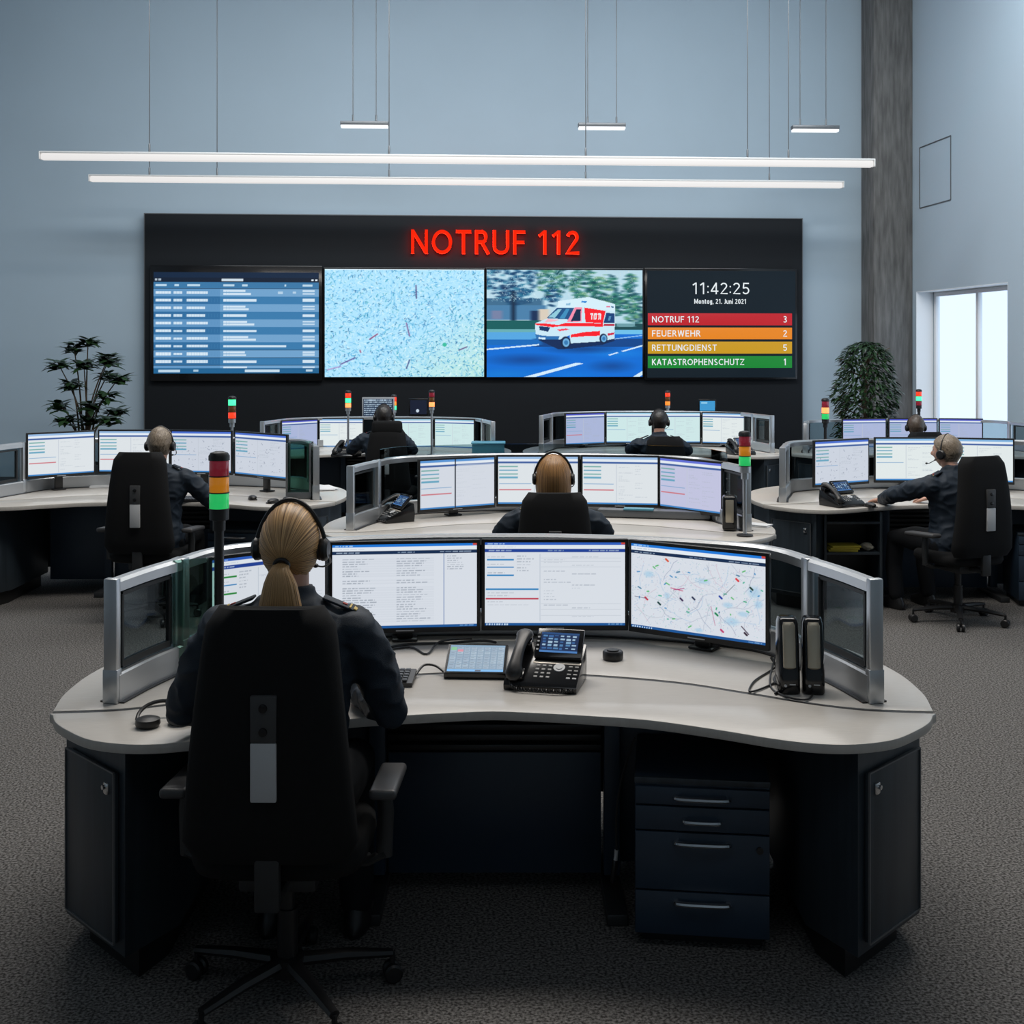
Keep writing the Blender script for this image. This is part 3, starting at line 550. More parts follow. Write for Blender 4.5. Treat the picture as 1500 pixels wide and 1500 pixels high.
# ---------------------------------------------------------------- pendant lights
def pendant(px0, px1, y0, y1, th_px, z, cables, label, group, short=False, w=.09):
    d0 = (z-EYE)*F/(HZ-y0); d1 = (z-EYE)*F/(HZ-y1); a = at_d(px0, y0, d0); b = at_d(px1, y1, d1)
    L = (b-a).length; yaw = math.atan2(b.y-a.y, b.x-a.x); c = (a+b)/2; h = th_px/F*(d0+d1)/2
    t = thing('pendant_light', label, 'pendant lamp', c, yaw, group)
    if short:
        G().box((0, 0, h*.25), (L, w, h*.62), .004).build('housing', M_alud, t); G().box((0, 0, -h*.25), (L*.985, w*.9, h*.42), .006).build('diffuser', M_lampw, t)
    else:
        G().box((0, 0, h*.36), (L, w*1.06, h*.22), .004).build('housing', MATS['lamp_white'], t); G().box((0, 0, -h*.12), (L*.998, w, h*.72), .012).build('diffuser', M_lamp, t)
        for s in (-1, 1): G().box((s*(L/2+.006), 0, .0), (.012, w*1.1, h*.9), .004).build('end_cap', MATS['lamp_white'], t)
    for p in cables:
        k = (p-750)/F; s_ = (k*c.y-c.x)/(math.cos(yaw)-k*math.sin(yaw))
        s_ = max(-L/2+.03, min(L/2-.03, s_)); q = G().tube([(s_, 0, h*.45), (s_, 0, HC-c.z)], .006, 6); q.lathe([(.012, h*.45), (.012, h*.45+.09), (.004, h*.45+.11)], 8, M=Matrix.Translation((s_, 0, 0)))
        q.build('suspension_cable', M_alud, t)
mat('lamp_white', (.72, .72, .71), .4)
pendant(60, 1279, 228, 239, 13, 4.05, (219, 570, 858, 1095, 1155), 'long white linear pendant light, the upper and longer one', 'long linear pendants')
pendant(132, 1234, 261, 270.5, 11, 4.05, (219, 318, 570, 858, 1127), 'long white linear pendant light, the lower one with both ends visible', 'long linear pendants')
for x0, x1, y, cb, lab in ((499, 569, 183, (517, 551), 'short grey pendant light left of the other two short ones'), (847, 916, 185.5, (861, 903), 'short grey pendant light between the other two short ones'), (1160, 1228, 189, (1172, 1210), 'short grey pendant light nearest the concrete column')):
    pendant(x0, x1, y, y+.5, 9, 4.75, cb, lab, 'short pendant lamps', True, .12)

# ---------------------------------------------------------------- plants
def leaf(g, p, d, L, w, up, rnd):
    d = d.normalized(); s = d.cross(up); s = s.normalized() if s.length > 1e-4 else Vector((1, 0, 0)); n = s.cross(d)
    dr = rnd.uniform(.05, .3)*L
    a = p; m1 = p+d*L*.3+s*w*.42-n*w*.08; m2 = p+d*L*.3-s*w*.42-n*w*.08; c1 = p+d*L*.3+n*w*.06; k1 = p+d*L*.68+s*w*.36-Vector((0, 0, dr*.4)); k2 = p+d*L*.68-s*w*.36-Vector((0, 0, dr*.4)); c2 = p+d*L*.68+n*w*.05-Vector((0, 0, dr*.35)); e = p+d*L-Vector((0, 0, dr))
    g.add([a, m1, c1, m2, k1, c2, k2, e], [(0, 1, 2), (0, 2, 3), (1, 4, 5, 2), (2, 5, 6, 3), (4, 7, 5), (5, 7, 6)])
def planter(t, r, h):
    G().lathe([(r*.8, 0), (r*.82, .01), (r, h-.02), (r, h), (r*.93, h), (r*.92, h-.04), (.02, h-.04)], 28).build('planter', M_pot, t)
    G().lathe([(.02, h-.045), (r*.92, h-.045), (r*.92, h-.035), (.02, h-.03)], 24).build('soil', M_soil, t)
rnd = random.Random(11)
# bushy weeping fig by the column
P = at_d(1268, 600, 15.3); t = thing('potted_fig_tree', 'dense bushy dark green potted tree in front of the concrete column', 'plant', (P.x, P.y, 0))
planter(t, .26, .42)
def zc(y, d): return EYE-(y-HZ)/F*d
ztop, zbot = zc(500, 15.3), .75
tr = G().tube([(0, 0, .36), (.02, .01, .8), (-.01, 0, 1.2), (.02, 0, ztop-.3)], [.035, .03, .024, .01], 10)
br = []
for k in range(26):
    z = rnd.uniform(.75, ztop-.25); a = rnd.uniform(0, 2*PI); r = rnd.uniform(.15, .33); e = Vector((r*math.cos(a), r*math.sin(a), z+rnd.uniform(.05, .22))); tr.tube([(0, 0, z), (e*.5+Vector((0, 0, z*.5+.02))), e], [.012, .008, .004], 6)
tr.build('trunk', M_trunk, t)
g = G()
for k in range(2300):
    z = rnd.uniform(zbot, ztop); tt = (z-zbot)/(ztop-zbot); rad = .385*(1-max(0, (tt-.5)/.5)**2.6)**.5*(.95+.08*math.sin(z*11))
    a = rnd.uniform(0, 2*PI); r = rad*math.sqrt(rnd.uniform(.25, 1)); p = Vector((r*math.cos(a), r*math.sin(a), z))
    leaf(g, p, Vector((math.cos(a+rnd.uniform(-.8, .8)), math.sin(a+rnd.uniform(-.8, .8)), rnd.uniform(-.9, .25))), rnd.uniform(.07, .115), rnd.uniform(.03, .045), Vector((rnd.uniform(-.4, .4), rnd.uniform(-.4, .4), 1)), rnd)
g.build('foliage', M_leaf, t)
# airy rosette plant at the left
d = 15.0; P = at_d(125, 620, d); t = thing('potted_rubber_plant', 'airy potted plant with leaf rosettes on bare stems, left of the charcoal panel', 'plant', (P.x, P.y, 0))
planter(t, .27, .45); tr = G(); fo = G()
tips = [(132, 497), (166, 522), (178, 552), (150, 548), (128, 530), (166, 575), (172, 610), (140, 590), (110, 505), (95, 530), (112, 560), (90, 590), (150, 525), (135, 612), (105, 610), (160, 600)]
for (x, y) in tips:
    e = at_d(x, y, d)-P; e = Vector((e.x, rnd.uniform(-.3, .3), EYE-(y-HZ)/F*d)); b = Vector((rnd.uniform(-.06, .06), rnd.uniform(-.06, .06), .42)); m_ = b.lerp(e, .5)+Vector((-e.x*.2, 0, .1))
    pts = catmull([b, m_, e], 6); tr.tube(pts, [.016-.011*i/(len(pts)-1) for i in range(len(pts))], 7)
    for lv in range(3):
        for q in range(9):
            a = 2*PI*q/9+lv*.4+rnd.uniform(-.2, .2); dd = Vector((math.cos(a), math.sin(a), rnd.uniform(-.25, .55)+lv*.15-.1))
            leaf(fo, e-Vector((0, 0, .045*lv)), dd, rnd.uniform(.16, .25), rnd.uniform(.08, .115), Vector((0, 0, 1)), rnd)
tr.build('stem', M_trunk, t); fo.build('foliage', M_leaf, t)

# ================================================================ workstations (local origin: middle of the monitor row, on the floor)
DZ = .74
half_front = [(0, -.92), (.155, -.94), (.275, -.962), (.48, -1.01), (.68, -1.105), (.83, -1.19), (.95, -1.235), (1.06, -1.24), (1.18, -1.2), (1.28, -1.11), (1.345, -1.03), (1.378, -.962)]
half_groove = [(0, -.455), (.3, -.49), (.62, -.585), (.85, -.72), (1.04, -.84), (1.2, -.905), (1.395, -.93)]
half_rear = [(1.43, -.7), (1.42, -.42), (1.32, -.08), (1.12, .18), (.85, .33), (.5, .39), (0, .40)]
def mirror(h): return [(-x, y) for x, y in reversed(h[1:])]+list(h)
front = [(p.x, p.y) for p in catmull([(x, y, 0) for x, y in mirror(half_front)], 5)]
groove = [(p.x, p.y) for p in catmull([(x, y, 0) for x, y in mirror(half_groove)], 5)]
rr = half_rear[:-1]+[(0, .40)]+[(-x, y) for x, y in reversed(half_rear[:-1])]
rear = [(p.x, p.y) for p in catmull([(1.402, -.88, 0)]+[(x, y, 0) for x, y in rr]+[(-1.402, -.88, 0)], 5)]
def shift(pl, dy): return [(x, y+dy) for x, y in pl]
half_part = [(0, .13), (.28, .12), (.55, .07), (.8, -.02), (.98, -.12), (1.07, -.24), (1.125, -.42), (1.19, -.63), (1.235, -.83)]
ppath = [(p.x, p.y) for p in catmull([(x, y, 0) for x, y in mirror(half_part)], 6)]
def build_desk():
    t = thing('operator_desk', '', 'desk')
    g = G().prism(front+list(reversed(shift(groove, -.013))), DZ-.03, DZ, .004); g.build('front_worktop', M_desk, t)
    g = G().prism(list(reversed(rear))+list(reversed(shift(groove, .013))), DZ-.03, DZ, .004); g.build('rear_worktop', M_desk, t)
    G().sweep(groove[1:-1], .025, DZ-.03, DZ-.003, bev=.004).build('cable_slot', M_black, t)
    # kneehole: back panel, slatted cable tray, uprights
    y = -.52
    G().box((0, y, .27), (.74, .02, .42), .002).build('modesty_panel', M_navy, t)
    g = G()
    for k in range(6): g.box((0, y-.01, .50+k*.035), (.74, .02, .02), .002)
    g.build('cable_tray', M_black, t)
    for s in (-1, 1):
        G().box((s*.405, y-.03, .39), (.055, .05, .64), .004).build('upright', M_navy, t); G().box((s*.405, -.55, .02), (.07, .5, .04), .006).build('foot', M_dark, t)
        G().box((s*.66, y+.05, .38), (.45, .02, .6), .002).build('side_panel', M_navy, t)
    G().sweep(ppath[10:-10], .03, .12, DZ-.03).build('rear_apron', M_navyd, t)
    return t
def build_cabinet(s):
    """end cabinet; s=1 right end, -1 left end"""
    t = thing('end_cabinet', '', 'cabinet')
    poly = [(1.075, -1.205), (1.35, -.92), (1.35, -.3), (.97, -.3), (.97, -1.0)]
    pl = [(1.06, -1.12), (1.29, -.88), (1.29, -.34), (1.01, -.34), (1.01, -.98)]
    if s < 0: poly = [(-x, y) for x, y in reversed(poly)]; pl = [(-x, y) for x, y in reversed(pl)]
    G().prism(poly, .10, DZ-.032, .003).build('carcass', M_navyd, t); G().prism(pl, .0, .10).build('plinth', M_black, t)
    a, b = Vector((1.075*s, -1.205, 0)), Vector((1.35*s, -.92, 0)); m_ = (a+b)/2; yaw = math.atan2((b-a).y, (b-a).x) if s > 0 else math.atan2((a-b).y, (a-b).x)
    L = (b-a).length; rot = Matrix.Rotation(yaw, 4, 'Z'); n = rot @ Vector((0, -1, 0))
    dr = G().box((0, 0, .385), (L-.075, .016, .5), .002).build('door', M_navyd, t, m_+n*.01, yaw)
    g = G()
    for (x, z, w, h) in ((0, .637, L-.07, .005), (0, .133, L-.07, .005), (-(L-.07)/2, .385, .005, .5), ((L-.07)/2, .385, .005, .5)): g.box((x, -.008, z), (w, .006, h))
    g.build('door_edge', M_alud, dr)
    G().box((-s*(L/2-.075), -.012, .585), (.026, .012, .036), .005).lathe([(.001, 0), (.007, 0), (.007, .008), (.001, .008)], 12, M=Matrix.Translation((-s*(L/2-.075), -.018, .59)) @ Matrix.Rotation(PI/2, 4, 'X')).build('lock', M_chrome, dr)
    return t
def sub(path, i, j): return path[i:j]
def build_partition():
    t = thing('desk_partition', '', 'partition'); n = len(ppath); z0, z1 = DZ+.001, 1.14
    # indices of the side posts
    def near(x): return min(range(n), key=lambda i: abs(ppath[i][0]-x)+abs(ppath[i][1]+.42)*.3)
    i0, i1 = near(-1.125), near(1.125)
    G().sweep(ppath, .085, z0, z0+.004).build('base_seal', M_black, t); G().sweep(ppath, .055, z0+.004, z0+.095, bev=.006).build('base_rail', M_alu, t); G().sweep(ppath, .046, z1-.04, z1, bev=.01).build('top_rail', M_alu, t)
    def post(i, w, d, z2=z1):
        p = ppath[i]; q = ppath[min(i+1, n-1)]; o = ppath[max(i-1, 0)]; yaw = math.atan2(q[1]-o[1], q[0]-o[0])
        G().box((0, 0, (z0+z2)/2), (d, w, z2-z0), .006).box((0, 0, z0+.055), (d*1.06, w*1.1, .11), .004).build('post', M_alu, t, (p[0], p[1], 0), yaw)
    post(0, .048, .03, z1+.004); post(n-1, .048, .03, z1+.004); post(i0, .052, .045); post(i1, .052, .045)
    k = (i1-i0)//3
    for a, b in ((1, i0-1), (i0+1, i0+k), (i0+k, i1-k), (i1-k, i1-1), (i1+1, n-2)):
        seg = ppath[a:b+1]; G().sweep(seg, .008, z0+.095, z1-.04).build('glass_panel', M_glass, t)
        if a == 1 or b == n-2:      # dark inner frame of the side wings
            sg = seg[1:-1]; g = G().sweep(sg, .018, z0+.10, z0+.122).sweep(sg, .018, z1-.062, z1-.05)
            for q in (sg[0], sg[-1]): g.box((q[0], q[1], (z0+z1)/2+.025), (.018, .018, .235))
            g.build('inner_frame', M_dark, t)
    return t
def build_pedestal():
    t = thing('drawer_pedestal', '', 'drawer unit'); w, d, h = .42, .42, .535
    G().box((0, d/2, h/2+.02), (w, d, h-.04), .003).build('carcass', M_navy, t); G().box((0, d/2+.01, .02), (w-.04, d-.06, .04)).build('plinth', M_black, t); G().box((0, d/2-.005, h-.0105), (w+.004, d+.01, .02), .003).build('top', M_navyd, t)
    for (z0, z1, hw) in ((.452, .51, .16), (.372, .449, .11), (.185, .369, .16), (.045, .182, .16)):
        dr = G().box((0, -.01, (z0+z1)/2), (w-.004, .02, z1-z0-.003), .002).build('drawer_front', M_navy, t)
        zh = z1-.028 if z1-z0 > .1 else (z0+z1)/2; q = G(); pts = catmull([(-hw/2, -.02, zh), (-hw/2+.004, -.042, zh), (0, -.047, zh), (hw/2-.004, -.042, zh), (hw/2, -.02, zh)], 5)
        q.tube(pts, .0105, 8, flat=.75); q.build('handle', M_chrome, dr)
        if abs(z1-.369) < .001: G().lathe([(.001, 0), (.011, 0), (.011, .006), (.001, .006)], 14, M=Matrix.Translation((w/2-.032, -.02, z1-.045)) @ Matrix.Rotation(PI/2, 4, 'X')).build('lock', M_black, dr)
    return t
desks = [  # centre x, y, rotation, phrase
    (-.06, 4.81, 0, 'nearest curved beige desk, with the ponytailed woman', 'of the nearest desk'),
    (.24, 8.49, R(-1), 'curved desk in the middle, behind the nearest one', 'of the middle desk behind the nearest one'),
    (-2.70, 10.02, R(0), 'curved desk at the left, with the grey-haired man', 'of the left desk with the grey-haired man'),
    (3.24, 9.85, R(-1), 'curved desk at the right, with the man reaching to a mouse', 'of the right desk with the reaching man'),
    (-1.44, 14.0, 0, 'far curved desk under the left half of the media wall', 'of the far left desk by the media wall'),
    (1.55, 14.0, 0, 'far curved desk under the right half of the media wall', 'of the far right desk by the media wall'),
    (4.38, 14.0, 0, 'far curved desk beside the bushy tree and the window', 'of the far desk by the bushy tree'),
]
def T(dk, x, y, z=0):
    cx, cy, rz = dk[:3]; c, s = math.cos(rz), math.sin(rz); return Vector((cx+x*c-y*s, cy+x*s+y*c, z))
d0, cr0, cl0, pt0, pe0 = build_desk(), build_cabinet(1), build_cabinet(-1), build_partition(), build_pedestal()
pe0.location = (.598-.0, 3.87, 0); pe0.rotation_euler = (0, 0, R(-7))
for k, dk in enumerate(desks):
    pos = (dk[0], dk[1], 0)
    for o, lab, grp in ((d0, dk[3], 'operator desks'), (cr0, 'dark navy cabinet under the right end '+dk[4], 'end cabinets'), (cl0, 'dark navy cabinet under the left end '+dk[4], 'end cabinets'), (pt0, 'curved aluminium and glass partition '+dk[4], 'desk partitions'), (pe0, 'navy four drawer pedestal under the worktop '+dk[4], 'drawer pedestals')):
        if o is pe0:
            q = o if k == 0 else dup(o, None, T(dk, .66, -.94), dk[2]+R(-7))
        else: q = o if k == 0 else dup(o, None, pos, dk[2])
        if k == 0 and o is not pe0: q.location = pos
        q['label'] = lab; q['group'] = grp
        if o is pt0 and k == 1: G().sweep(ppath[14:-9], .008, 1.141, 1.205).build('glass_strip', M_glass, q)
        if o is pt0 and k in (4, 6): q.scale.z = (.84, 0, .78)[k-4]; q.location.z = DZ*(1-q.scale.z)

# ---------------------------------------------------------------- monitors
mcache = {}
def monitor_parts(w, h, zb, dz):
    key = (round(w, 3), round(h, 3), round(zb, 3), round(dz, 3))
    if key not in mcache:
        b = .011; ho = G().box((0, 0, h/2), (w, .022, h), .004).box((0, .022, h/2), (w*.55, .03, h*.6), .01).mesh('housing', M_black)
        ch = G().box((0, -.012, .010), (.07, .002, .004)).mesh('badge', M_plate)
        n = zb-dz
        ne = G().box((0, .055, -n/2+.06), (.062, .028, n+.12), .004).box((0, .04, .1), (.1, .03, .1), .003).mesh('neck', M_black)
        fo = G().box((0, .06, -n+.006), (.10, .08, .01), .004).mesh('foot', M_black)
        mcache[key] = (ho, ch, ne, fo)
    return mcache[key]
def monitor(a, b, ztop, h, pic, label, dz=DZ, tilt=0, group='computer monitors'):
    a, b = Vector((a[0], a[1], 0)), Vector((b[0], b[1], 0)); w = (b-a).length; yaw = math.atan2(b.y-a.y, b.x-a.x); c = (a+b)/2; zb = ztop-h
    t = thing('computer_monitor', label, 'monitor', (c.x, c.y, dz+.001), yaw, group); ho, ch, ne, fo = monitor_parts(w, h, zb, dz+.001)
    e = link('housing', ho, t, (0, 0, zb-dz-.001)); e.rotation_euler[0] = tilt
    s = link('screen', pic, t, (0, -.0118, zb-dz+.02), 0, None, (w-.026, 1, h-.034))
    link('badge', ch, e); link('neck', ne, t, (0, 0, zb-dz-.001)); link('foot', fo, t, (0, 0, zb-dz-.001)); return t
FORM, FORMG, DOC, MAPP = pic_form().mesh('screen', .95), pic_form(green=True).mesh('screen', .9), pic_document().mesh('screen', .95), pic_map().mesh('screen', .98)
W1 = pic_wide((214, 220, 230), (90, 150, 215), split=True).mesh('screen', .95); W2 = pic_wide((222, 228, 232), (150, 185, 225)).mesh('screen', .98); W3 = pic_wide((196, 198, 226), (95, 110, 215)).mesh('screen', .95)
W4 = pic_wide((206, 213, 225), (70, 110, 210), marks=True, red=False).mesh('screen', .95); W5 = pic_wide((226, 234, 234), (130, 180, 225), red=False).mesh('screen', .98); W6 = pic_wide((176, 188, 224), (70, 80, 200)).mesh('screen', .9)
W7 = pic_wide((206, 232, 232), (150, 200, 225), red=False).mesh('screen', .98)
H1 = .358
def X(px, d): return ((px-750)/F*d, d)
for a, b, pic, lab in ((X(304, 4.40), X(478, 4.70), FORMG, 'monitor left of the ponytailed head, with green and blue bars'), (X(482, 4.74), X(703, 4.80), DOC, 'monitor showing two columns of text lines, right of the ponytailed head'), (X(705.5, 4.81), X(920, 4.81), FORM, 'monitor showing a form with blue bars and one red bar, above the desk phone'), (X(922.5, 4.80), X(1128, 4.48), MAPP, 'monitor showing a pale street map with green marks')):
    monitor(a, b, 1.141, H1, pic, lab)
for a, b, pic, lab in ((X(612, 8.16), X(725, 8.45), W1, 'monitor with a dark vertical divider, leftmost on the middle desk'), (X(727, 8.49), X(849, 8.49), W2, 'monitor behind the bob-haired woman'), (X(851, 8.49), X(966, 8.42), W2, 'white monitor right of the bob-haired woman'), (X(967, 8.40), X(1060, 7.97), W3, 'lilac monitor, rightmost on the middle desk')):
    monitor(a, b, 1.14, H1, pic, lab)
for a, b, pic, lab in ((X(38, 9.6), X(139, 9.95), W2, 'monitor cut by the left edge of the picture'), (X(144, 10), X(250, 10), W2, 'white monitor directly behind the grey-haired man'), (X(250.5, 9.98), X(341, 9.9), W4, 'map monitor right of the grey-haired man'), (X(345, 9.86), X(422, 9.45), W4, 'turned monitor beside the glass case on the left desk')):
    monitor(a, b, 1.21, .36, pic, lab)
for a, b, pic, lab in ((X(1191, 9.5), X(1272, 9.78), W4, 'monitor with a violet line behind the desk phone on the right desk'), (X(1280, 9.85), X(1382, 9.85), W5, 'white monitor in front of the reaching man'), (X(1386, 9.83), X(1486, 9.7), W5, 'monitor beyond the right edge behind the reaching man')):
    monitor(a, b, 1.16, .365, pic, lab)
H2 = .345
for a, b, pic, lab in ((X(411, 13.55), X(465, 13.9), W6, 'small bluish monitor, leftmost on the far left desk'), (X(467, 14), X(533, 14), W5, 'white monitor left of the man with the headrest chair'), (X(570, 14), X(632.5, 14), W7, 'greenish monitor right of the man with the headrest chair'), (X(636.5, 13.98), X(696, 13.8), W7, 'greenish monitor, rightmost on the far left desk')):
    monitor(a, b, 1.065, H2, pic, lab)
for a, b, pic, lab in ((X(827, 13.7), X(885.5, 13.95), W6, 'bluish monitor, leftmost on the far right desk'), (X(887, 14), X(956, 14), W7, 'greenish monitor left of the dark-haired man'), (X(957, 14), X(1026.5, 14), W7, 'greenish monitor right of the dark-haired man'), (X(1028, 13.97), X(1092, 13.8), W5, 'white monitor, rightmost on the far right desk')):
    monitor(a, b, 1.138, .37, pic, lab)
for a, b, pic, lab in ((X(1233, 13.9), X(1298, 14), W6, 'blue monitor under the bushy tree'), (X(1301, 14), X(1373, 14), W6, 'blue monitor behind the cropped grey head'), (X(1375, 14), X(1440, 13.9), W6, 'blue monitor beside the window')):
    monitor(a, b, 1.065, H2, pic, lab)

# ---------------------------------------------------------------- signal towers
def tower(px, d, ztop, cols, label, dz=DZ, black=False, w=.07, zfoot=None, hl=None):
    x = (px-750)/F*d; z0 = (zfoot or dz)+.001; t = thing('signal_tower', label, 'signal light', (x, d, z0), 0, 'signal light towers')
    H = ztop-z0; r = w/2; hl = hl or w*.82; n = len(cols); mt = M_black if black else M_alu
    G().lathe([(.001, 0), (.05, 0), (.05, .008), (.02, .014), (.001, .014)], 20).build('base', M_black, t)
    cap = w*.45; zs = H-cap-n*hl-w*.55-w*.5
    G().tube([(0, 0, .01), (0, 0, zs+.01)], .0115 if not black else .017, 12).build('pole', mt, t)
    G().lathe([(.012, zs), (r*.62, zs), (r*.62, zs+w*.5), (r*.95, zs+w*.55), (r*.95, zs+w*1.05), (.001, zs+w*1.05)], 20).build('socket', M_black if black else M_alu, t)
    z = zs+w*1.05
    for c in reversed(cols):
        G().lathe([(.001, z+.003), (r*.93, z+.003), (r*.97, z+.006), (r*.97, z+hl-.004), (r*.93, z+hl), (.001, z+hl)], 20).build('lens', c, t); G().lathe([(.001, z), (r*1.02, z), (r*1.02, z+.004), (.001, z+.004)], 20).build('ring', M_black, t); z += hl
    G().lathe([(.001, z), (r*1.05, z), (r*1.05, z+cap*.5), (r*.85, z+cap*.85), (r*.4, z+cap), (.001, z+cap)], 20).build('cap', M_black, t); return t
tower(321, 4.3, 1.9-156/F*4.3, (L_red, L_amb, L_grn), 'large black signal light with red, amber and green lenses beside the ponytailed woman', black=True)
tower(1091, 7.45, 1.9-126/F*7.45, (L_red, L_amb, L_grn), 'signal light with red, amber and green lenses at the right end of the middle desk', w=.074)
tower(340, 10.32, 1.9-75/F*10.32, (L_GRN, L_dk, L_RED), 'signal light glowing green at the top behind the left desk', w=.066)
tower(510, 12.75, 1.9-67/F*12.75, (L_RED, L_GRN, L_ORA), 'signal light left of the white-framed tablet', w=.062)
tower(577, 14.27, 1.9-73/F*14.27, (L_RED, L_AMB, L_GRN), 'signal light right behind the man with the headrest chair', w=.062)
tower(632.5, 12.9, 1.9-66/F*12.9, (L_red, L_dk, L_ORA), 'signal light right of the dark tablet', w=.062)
tower(978, 14.27, 1.9-67/F*14.27, (L_RED, L_dk, L_AMB), 'signal light behind the dark-haired man on the far right desk', w=.06)
tower(1209, 13.3, 1.9-78/F*13.3, (L_red, L_ORA, L_grn), 'signal light glowing orange left of the bushy tree', black=True, w=.08)
tower(1346, 14.27, 1.9-65/F*14.27, (L_RED, L_GRN, L_red), 'signal light glowing green in front of the window', black=True, w=.066)

# ================================================================ office chairs (local origin under the seat, backrest towards -y)
def build_chair(headrest=False):
    t = thing('office_chair', '', 'chair')
    # tapered high backrest
    zb, zt = .50, 1.185; rg = []
    for i in range(15):
        u = i/14; z = zb+(zt-zb)*u; w = .245-.07*u**1.15
        if u > .9: w -= .03*((u-.9)/.1)**2
        if u < .08: w -= .03*((.08-u)/.08)**2
        yb = -.255-.03*math.sin(PI*u)+.005*u; th = .075 if .06 < u < .96 else .05
        sec = []
        for k in range(24):
            a = 2*PI*k/24; cx, sy = math.cos(a), math.sin(a); e = .45
            sec.append((w*math.copysign(abs(cx)**e, cx), yb+th/2*math.copysign(abs(sy)**.6, sy)+.035*abs(cx)**2.5*1.0, z))
        rg.append(sec)
    G().rings(rg).build('backrest', M_fab, t, ang=60)
    q = G().box((.0, -.318, .905), (.07, .018, .125), .004); q.build('mounting_plate', M_rub, t)
    for z in (.935, .872): G().lathe([(.001, 0), (.012, 0), (.011, .005), (.001, .006)], 14, M=Matrix.Translation((0, -.327, z)) @ Matrix.Rotation(PI/2, 4, 'X')).build('screw', M_gloss, t)
    G().box((0, -.319, .763), (.07, .014, .158), .004).build('label_plate', M_plate, t, label='light grey plate on the back of the chair')
    G().box((0, -.27, .47), (.07, .03, .2), .008).box((0, -.15, .40), (.07, .26, .03), .008).build('back_bracket', M_dark, t)
    rg = []
    for z, k in ((.425, .86), (.435, .96), (.46, 1), (.485, .99), (.5, .93), (.505, .8)):
        rg.append([(.25*k*math.copysign(abs(math.cos(a))**.5, math.cos(a)), .0+.24*k*math.copysign(abs(math.sin(a))**.5, math.sin(a)), z) for a in [2*PI*j/32 for j in range(32)]])
    G().rings(rg).build('seat', M_fab, t, ang=60)
    G().box((0, -.02, .395), (.22, .26, .06), .012).box((.17, .02, .4), (.14, .03, .02), .006).build('mechanism', M_dark, t)
    for s in (-1, 1):
        q = thing_part = G().box((s*.295, .0, .63), (.078, .30, .03), .012, seg=3, rot=Matrix.Rotation(R(-4), 4, 'X')).build('armrest', M_pad, t)
        G().tube([(s*.285, -.02, .62), (s*.29, -.02, .55), (s*.285, -.02, .42)], [.022, .024, .024], 10, flat=.7).tube([(s*.29, -.02, .43), (s*.24, -.02, .405), (s*.12, -.02, .40)], .022, 8, flat=.6).build('arm_post', M_dark, q)
    G().lathe([(.001, .09), (.03, .09), (.03, .26), (.022, .26), (.022, .38), (.001, .38)], 18).build('gas_column', M_black, t)
    G().lathe([(.001, .07), (.05, .07), (.05, .12), (.001, .125)], 18).build('hub', M_black, t)
    for k in range(5):
        a = 2*PI*k/5+.3; c, s = math.cos(a), math.sin(a)
        lg = G().tube([(c*.03, s*.03, .105), (c*.17, s*.17, .1), (c*.31, s*.31, .085)], [.026, .022, .016], 8, flat=.75).build('base_leg', M_black, t)
        w = G()
        for q in (-1, 1): w.lathe([(.001, -.011), (.022, -.011), (.028, -.006), (.028, .006), (.022, .011), (.001, .011)], 14, M=Matrix.Translation((c*.31-s*q*.016, s*.31+c*q*.016, .029)) @ Matrix.Rotation(a, 4, 'Z') @ Matrix.Rotation(PI/2, 4, 'X'))
        w.tube([(c*.31, s*.31, .03), (c*.31, s*.31, .085)], .008, 6); w.build('caster', M_black, lg)
    if headrest:
        rg = [[(.155*k*math.copysign(abs(math.cos(a))**.4, math.cos(a)), -.245+.045*k2*math.copysign(abs(math.sin(a))**.6, math.sin(a)), z) for a in [2*PI*j/24 for j in range(24)]] for z, k, k2 in ((1.10, .86, .6), (1.115, .97, .9), (1.17, 1, 1), (1.24, .98, 1), (1.262, .93, .8), (1.27, .8, .5))]
        G().rings(rg).build('headrest', M_fab, t, ang=60); G().box((0, -.262, 1.05), (.08, .02, .2), .006).build('headrest_bracket', M_dark, t)
    return t
chairs = {}
def place_chair(x, y, rz, label, headrest=False, dz=0):
    if headrest not in chairs: q = chairs[headrest] = build_chair(headrest); 
    else: q = dup(chairs[headrest])
    q.location = (x, y, 0); q.scale = (1, 1, (1.185+dz)/1.185); q.rotation_euler = (0, 0, rz); q['label'] = label; q['group'] = 'office chairs'; return q

# ================================================================ people
def head_pt(d, off=0.0, face=True):
    x, y, z = d; px, py, pz = x*.0765, y*.097, z*.111
    if z < 0:
        k = -z; px *= 1-(.22*k*k+.05*k)*(1 if y > 0 else .62)
        if y < 0: py *= 1-.28*k
        else: py *= 1-.10*k
    if y < 0 and z > -.3: py *= 1.04
    p = Vector((px, py, pz))
    if face and y > 0:
        g = lambda cx, cz, sx, sz: math.exp(-((px-cx)/sx)**2-((pz-cz)/sz)**2)
        n = .026*g(0, -.022, .011, .016)+.016*g(0, .0, .009, .028)+.006*g(0, .028, .05, .012)-.012*g(.031, .008, .017, .013)-.012*g(-.031, .008, .017, .013)
        n += .008*g(0, -.062, .022, .008)+.010*g(0, -.1, .024, .016)-.004*g(0, -.05, .015, .006)+.004*g(.045, -.02, .02, .02)+.004*g(-.045, -.02, .02, .02)
        p.y += n
    return p+Vector(d).normalized()*off
def sphere_dirs(nu, nv):
    return [[Vector((math.sin(PI*i/nv)*math.sin(2*PI*j/nu), -math.sin(PI*i/nv)*math.cos(2*PI*j/nu), math.cos(PI*i/nv))) for j in range(nu)] for i in range(1, nv)]
